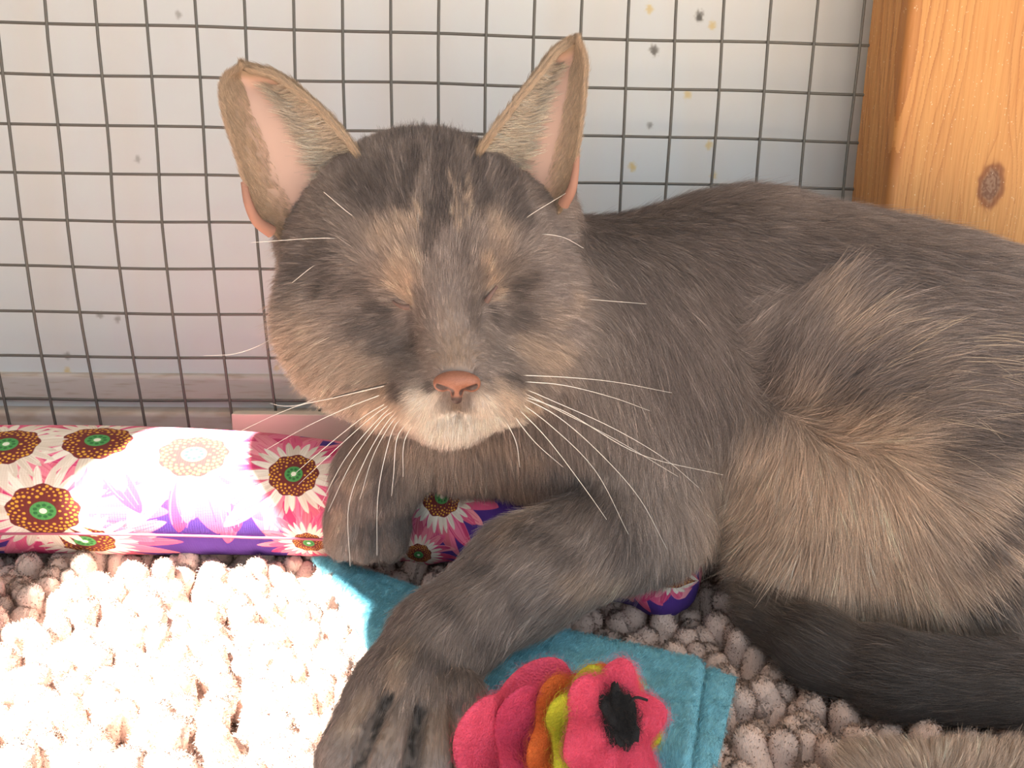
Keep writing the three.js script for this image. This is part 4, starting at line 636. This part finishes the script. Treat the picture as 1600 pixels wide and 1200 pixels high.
// ---------- teal plush pad ----------
{
  const A = V(-0.1005, 0, -0.405), B = V(0.1085, 0, -0.300), C = V(0.080, 0, -0.228), D = V(-0.045, 0, -0.300);
  const PADC = [V(-0.0755, 0, -0.3953), V(0.1029, 0, -0.2905), V(0.0756, 0, -0.2270), V(-0.0318, 0, -0.2952)];
  const at = (u, v) => {
    const e = 0.0035 * Math.sin(v * 3.1 + 1) * Math.sin(Math.PI * u), p = PADC[0].clone().lerp(PADC[1], u).lerp(PADC[3].clone().lerp(PADC[2], u), v);
    const top = PADC[1].clone().sub(PADC[0]), nrm = V(-top.z, 0, top.x).normalize(); p.addScaledVector(nrm, -0.006 * Math.sin(Math.PI * u) * (1 - v) * -1 + e); return p;
  };
  const fat = (u, v) => { const e = Math.min(1, Math.min(u, 1 - u) * 14) , w = Math.min(1, Math.min(v, 1 - v) * 6); const seam = 1 - 0.62 * Math.exp(-Math.pow((u - 0.945) / 0.008, 2)); return Math.sqrt(Math.max(0, e * (2 - e))) * Math.sqrt(Math.max(0, w * (2 - w))) * seam * (u > 0.945 ? 0.55 : 1); };
  const H = (u, v) => 0.003 + 0.0085 * fat(u, v) + 0.0008 * n2(u * 9, v * 6);
  const NU = 110, NV = 44, pos = [], idx = [];
  for (const s of [1, -1]) for (let i = 0; i <= NU; i++) for (let j = 0; j <= NV; j++) { const p = at(i / NU, j / NV), f = fat(i / NU, j / NV); pos.push(p.x, s > 0 ? H(i / NU, j / NV) : 0.003 - 0.004 * f, p.z); }
  const K = (NU + 1) * (NV + 1); for (let i = 0; i < NU; i++) for (let j = 0; j < NV; j++) { const a = i * (NV + 1) + j, b = a + NV + 1; idx.push(a, a + 1, b, a + 1, b + 1, b, K + a, K + b, K + a + 1, K + a + 1, K + b, K + b + 1); }
  const g = new THREE.BufferGeometry(); g.setAttribute('position', new THREE.Float32BufferAttribute(pos, 3)); g.setIndex(idx); g.computeVertexNormals();
  const pad = new THREE.Group(); pad.name = 'plush_pad'; scene.add(pad); tag(pad, 'flat teal blue plush pad lying under the front leg of the cat', 'toy');
  mesh('cover', g, mat(lin(0.22, 0.53, 0.64), { roughness: 1, side: THREE.DoubleSide }), pad);
  const plush = [0, 1, 2].map(() => hairTuft(8, 0.35, 0.5, 0.028, 0.12, 3)), items = [];
  const pm = new THREE.MeshPhysicalMaterial({ color: 0xffffff, vertexColors: true, roughness: 0.6 });
  for (let i = 0; i < 26000; i++) {
    const u = rnd(), v = rnd(), e = 0.01, p = at(u, v); p.y = H(u, v);
    const px = at(Math.min(1, u + e), v), pz = at(u, Math.min(1, v + e)); px.y = H(Math.min(1, u + e), v); pz.y = H(u, Math.min(1, v + e)); const n = pz.sub(p).cross(px.sub(p)).normalize(); if (n.y < 0) n.negate(); n.y += 0.15; n.normalize();
    const f = V(-0.5 + 0.4 * n2(u * 5, v * 3), 0, 0.85).addScaledVector(V(gauss(), 0, gauss()), 0.3); f.addScaledVector(n, -f.dot(n)).normalize(); const k = Math.exp(gauss() * 0.16);
    items.push({ p: p.addScaledVector(n, -0.0002), n, f, len: rr(0.0016, 0.0026), lift: rr(0.2, 0.6), c: [0.31 * k, 0.68 * k, 0.80 * k] });
  }
  plantFur('plush_pile', pad, items, plush, pm);
}
// ---------- felt flower ----------
{
  const fl = new THREE.Group(); fl.name = 'felt_flower'; scene.add(fl); tag(fl, 'layered pink, orange and lime felt flower with a black knot', 'toy');
  const top = V(0.0435, 0.0303, -0.2200), ax = V(0.50, 0.50, 0.72).normalize(), e1 = V(0, 1, 0).cross(ax).normalize(), e2 = ax.clone().cross(e1).normalize();
  fl.position.copy(top); fl.quaternion.setFromRotationMatrix(new THREE.Matrix4().makeBasis(e1, e2, ax));
  const fb = dataTex(256, 256, (u, v) => { const q = 0.5 + 0.3 * n2(u * 40, v * 40) + 0.2 * n2(u * 110, v * 110); return [q, q, q]; }, false);
  const fuzz = [0, 1].map(() => hairTuft(4, 0.5, 0.8, 0.011, 0.2, 4)), fm = new THREE.MeshPhysicalMaterial({ color: 0xffffff, vertexColors: true, roughness: 0.8 });
  const layer = (name, off, R, n, ph, c, wave, cup, dx = 0, dy = 0) => {
    const NR = 14, NT = 96, TH = 0.0014, pos = [], idx = [], rad = (th) => R * (1 + 0.13 * Math.cos(n * th + ph) + 0.03 * Math.sin(2 * th + ph));
    const z = (q, th) => wave * Math.cos(n * th + ph + 0.7) * q * q + cup * q * q + 0.0006 * n2(q * 3 + off * 900, th);
    const pt = (q, th, s) => { const r = rad(th) * q, edge = Math.sqrt(Math.max(0, 1 - Math.pow(Math.max(0, (q - 0.9) / 0.1), 2))); return V(dx + Math.cos(th) * r, dy + Math.sin(th) * r, off + z(q, th) + s * TH * edge); };
    for (const s of [1, -1]) for (let i = 0; i <= NR; i++) for (let j = 0; j < NT; j++) { const p = pt(1 - Math.pow(1 - i / NR, 1.5), j / NT * 6.28319, s); pos.push(p.x, p.y, p.z); }
    const K = (NR + 1) * NT; for (let i = 0; i < NR; i++) for (let j = 0; j < NT; j++) { const a = i * NT + j, b = i * NT + (j + 1) % NT; idx.push(a, a + NT, b, b, a + NT, b + NT, K + a, K + b, K + a + NT, K + b, K + b + NT, K + a + NT); }
    let g = new THREE.BufferGeometry(); g.setAttribute('position', new THREE.Float32BufferAttribute(pos, 3)); g.setIndex(idx); g = mergeVertices(g, 1e-6); g.computeVertexNormals(); uvPlanar(g, (x) => x * 25, (x, y) => y * 25);
    const o = mesh(name, g, mat(lin(...c), { roughness: 1, bumpMap: fb, bumpScale: 0.0009 }), fl), items = [];
    for (let i = 0; i < 6000; i++) { const q = Math.sqrt(rnd()), th = rnd() * 6.2832, p = pt(q, th, 1), p1 = pt(Math.min(1, q + 0.02), th, 1), p2 = pt(q, th + 0.05, 1), n = p1.sub(p).cross(p2.sub(p)).normalize(); if (q > 0.9) n.add(V(Math.cos(th), Math.sin(th), 0).multiplyScalar((q - 0.9) * 12)).normalize(); const f = V(gauss(), gauss(), gauss() * 0.3); f.addScaledVector(n, -f.dot(n)).normalize(); const k = Math.exp(gauss() * 0.15); items.push({ p, n, f, len: rr(0.0012, 0.0034), lift: rr(0.05, 0.5), c: c.map((v) => Math.min(0.95, v * k * 1.1)) }); }
    plantFur('felt_fuzz', o, items, fuzz, fm);
  };
  const PK = [0.78, 0.095, 0.18], PK2 = [0.62, 0.06, 0.14];
  layer('pink_base_layer', -0.0245, 0.0265, 5, 0.9, PK, 0.005, 0.003, -0.016, -0.0035);
  layer('crimson_layer', -0.019, 0.0215, 5, 2.2, PK2, 0.0045, 0.003, -0.011, -0.0025);
  layer('orange_layer', -0.012, 0.0195, 6, 0.9, [0.66, 0.15, 0.03], 0.003, 0.001, -0.0035, -0.001);
  layer('lime_layer', -0.0065, 0.0182, 7, 2.2, [0.52, 0.50, 0.03], 0.0026, 0.001, -0.0015, -0.001);
  layer('pink_top_layer', 0, 0.0178, 6, 0.2, PK, 0.0018, -0.001);
  const kb = mat(lin(0.012, 0.012, 0.014), { roughness: 0.95 }), kg = new THREE.TorusKnotGeometry(0.0030, 0.0016, 110, 8, 2, 5); { const p = kg.attributes.position; for (let i = 0; i < p.count; i++) { const k = 1 + 0.22 * n3(p.getX(i) * 600, p.getY(i) * 600, p.getZ(i) * 600); p.setXYZ(i, p.getX(i) * k, p.getY(i) * k, p.getZ(i) * k); } kg.computeVertexNormals(); } kg.scale(1, 1.5, 0.75); kg.translate(0.0005, 0.0035, 0.003);
  const kn = mesh('knot', kg, kb, fl); mesh('thread_end', strand([V(0.002, 0.005, 0.004), V(0.006, 0.007, 0.0055), V(0.0098, 0.005, 0.006)], 0.0005, 0.0004, 6, 8), kb, kn);
  const kf = []; for (let i = 0; i < 1600; i++) { const a = rnd() * 6.28, b = Math.acos(2 * rnd() - 1), n = V(Math.sin(b) * Math.cos(a), Math.sin(b) * Math.sin(a), Math.abs(Math.cos(b))); kf.push({ p: V(0.0005 + n.x * 0.0043, 0.0035 + n.y * 0.0062, 0.002 + n.z * 0.003), n, f: V(gauss(), gauss(), gauss()).normalize(), len: rr(0.002, 0.004), lift: 0.5, c: [0.015, 0.015, 0.017] }); }
  plantFur('knot_fuzz', kn, kf, fuzz, fm);
}

scene.traverse((o) => { if (o.isMesh) { o.castShadow = true; o.receiveShadow = true; } });
renderer.render(scene, camera);
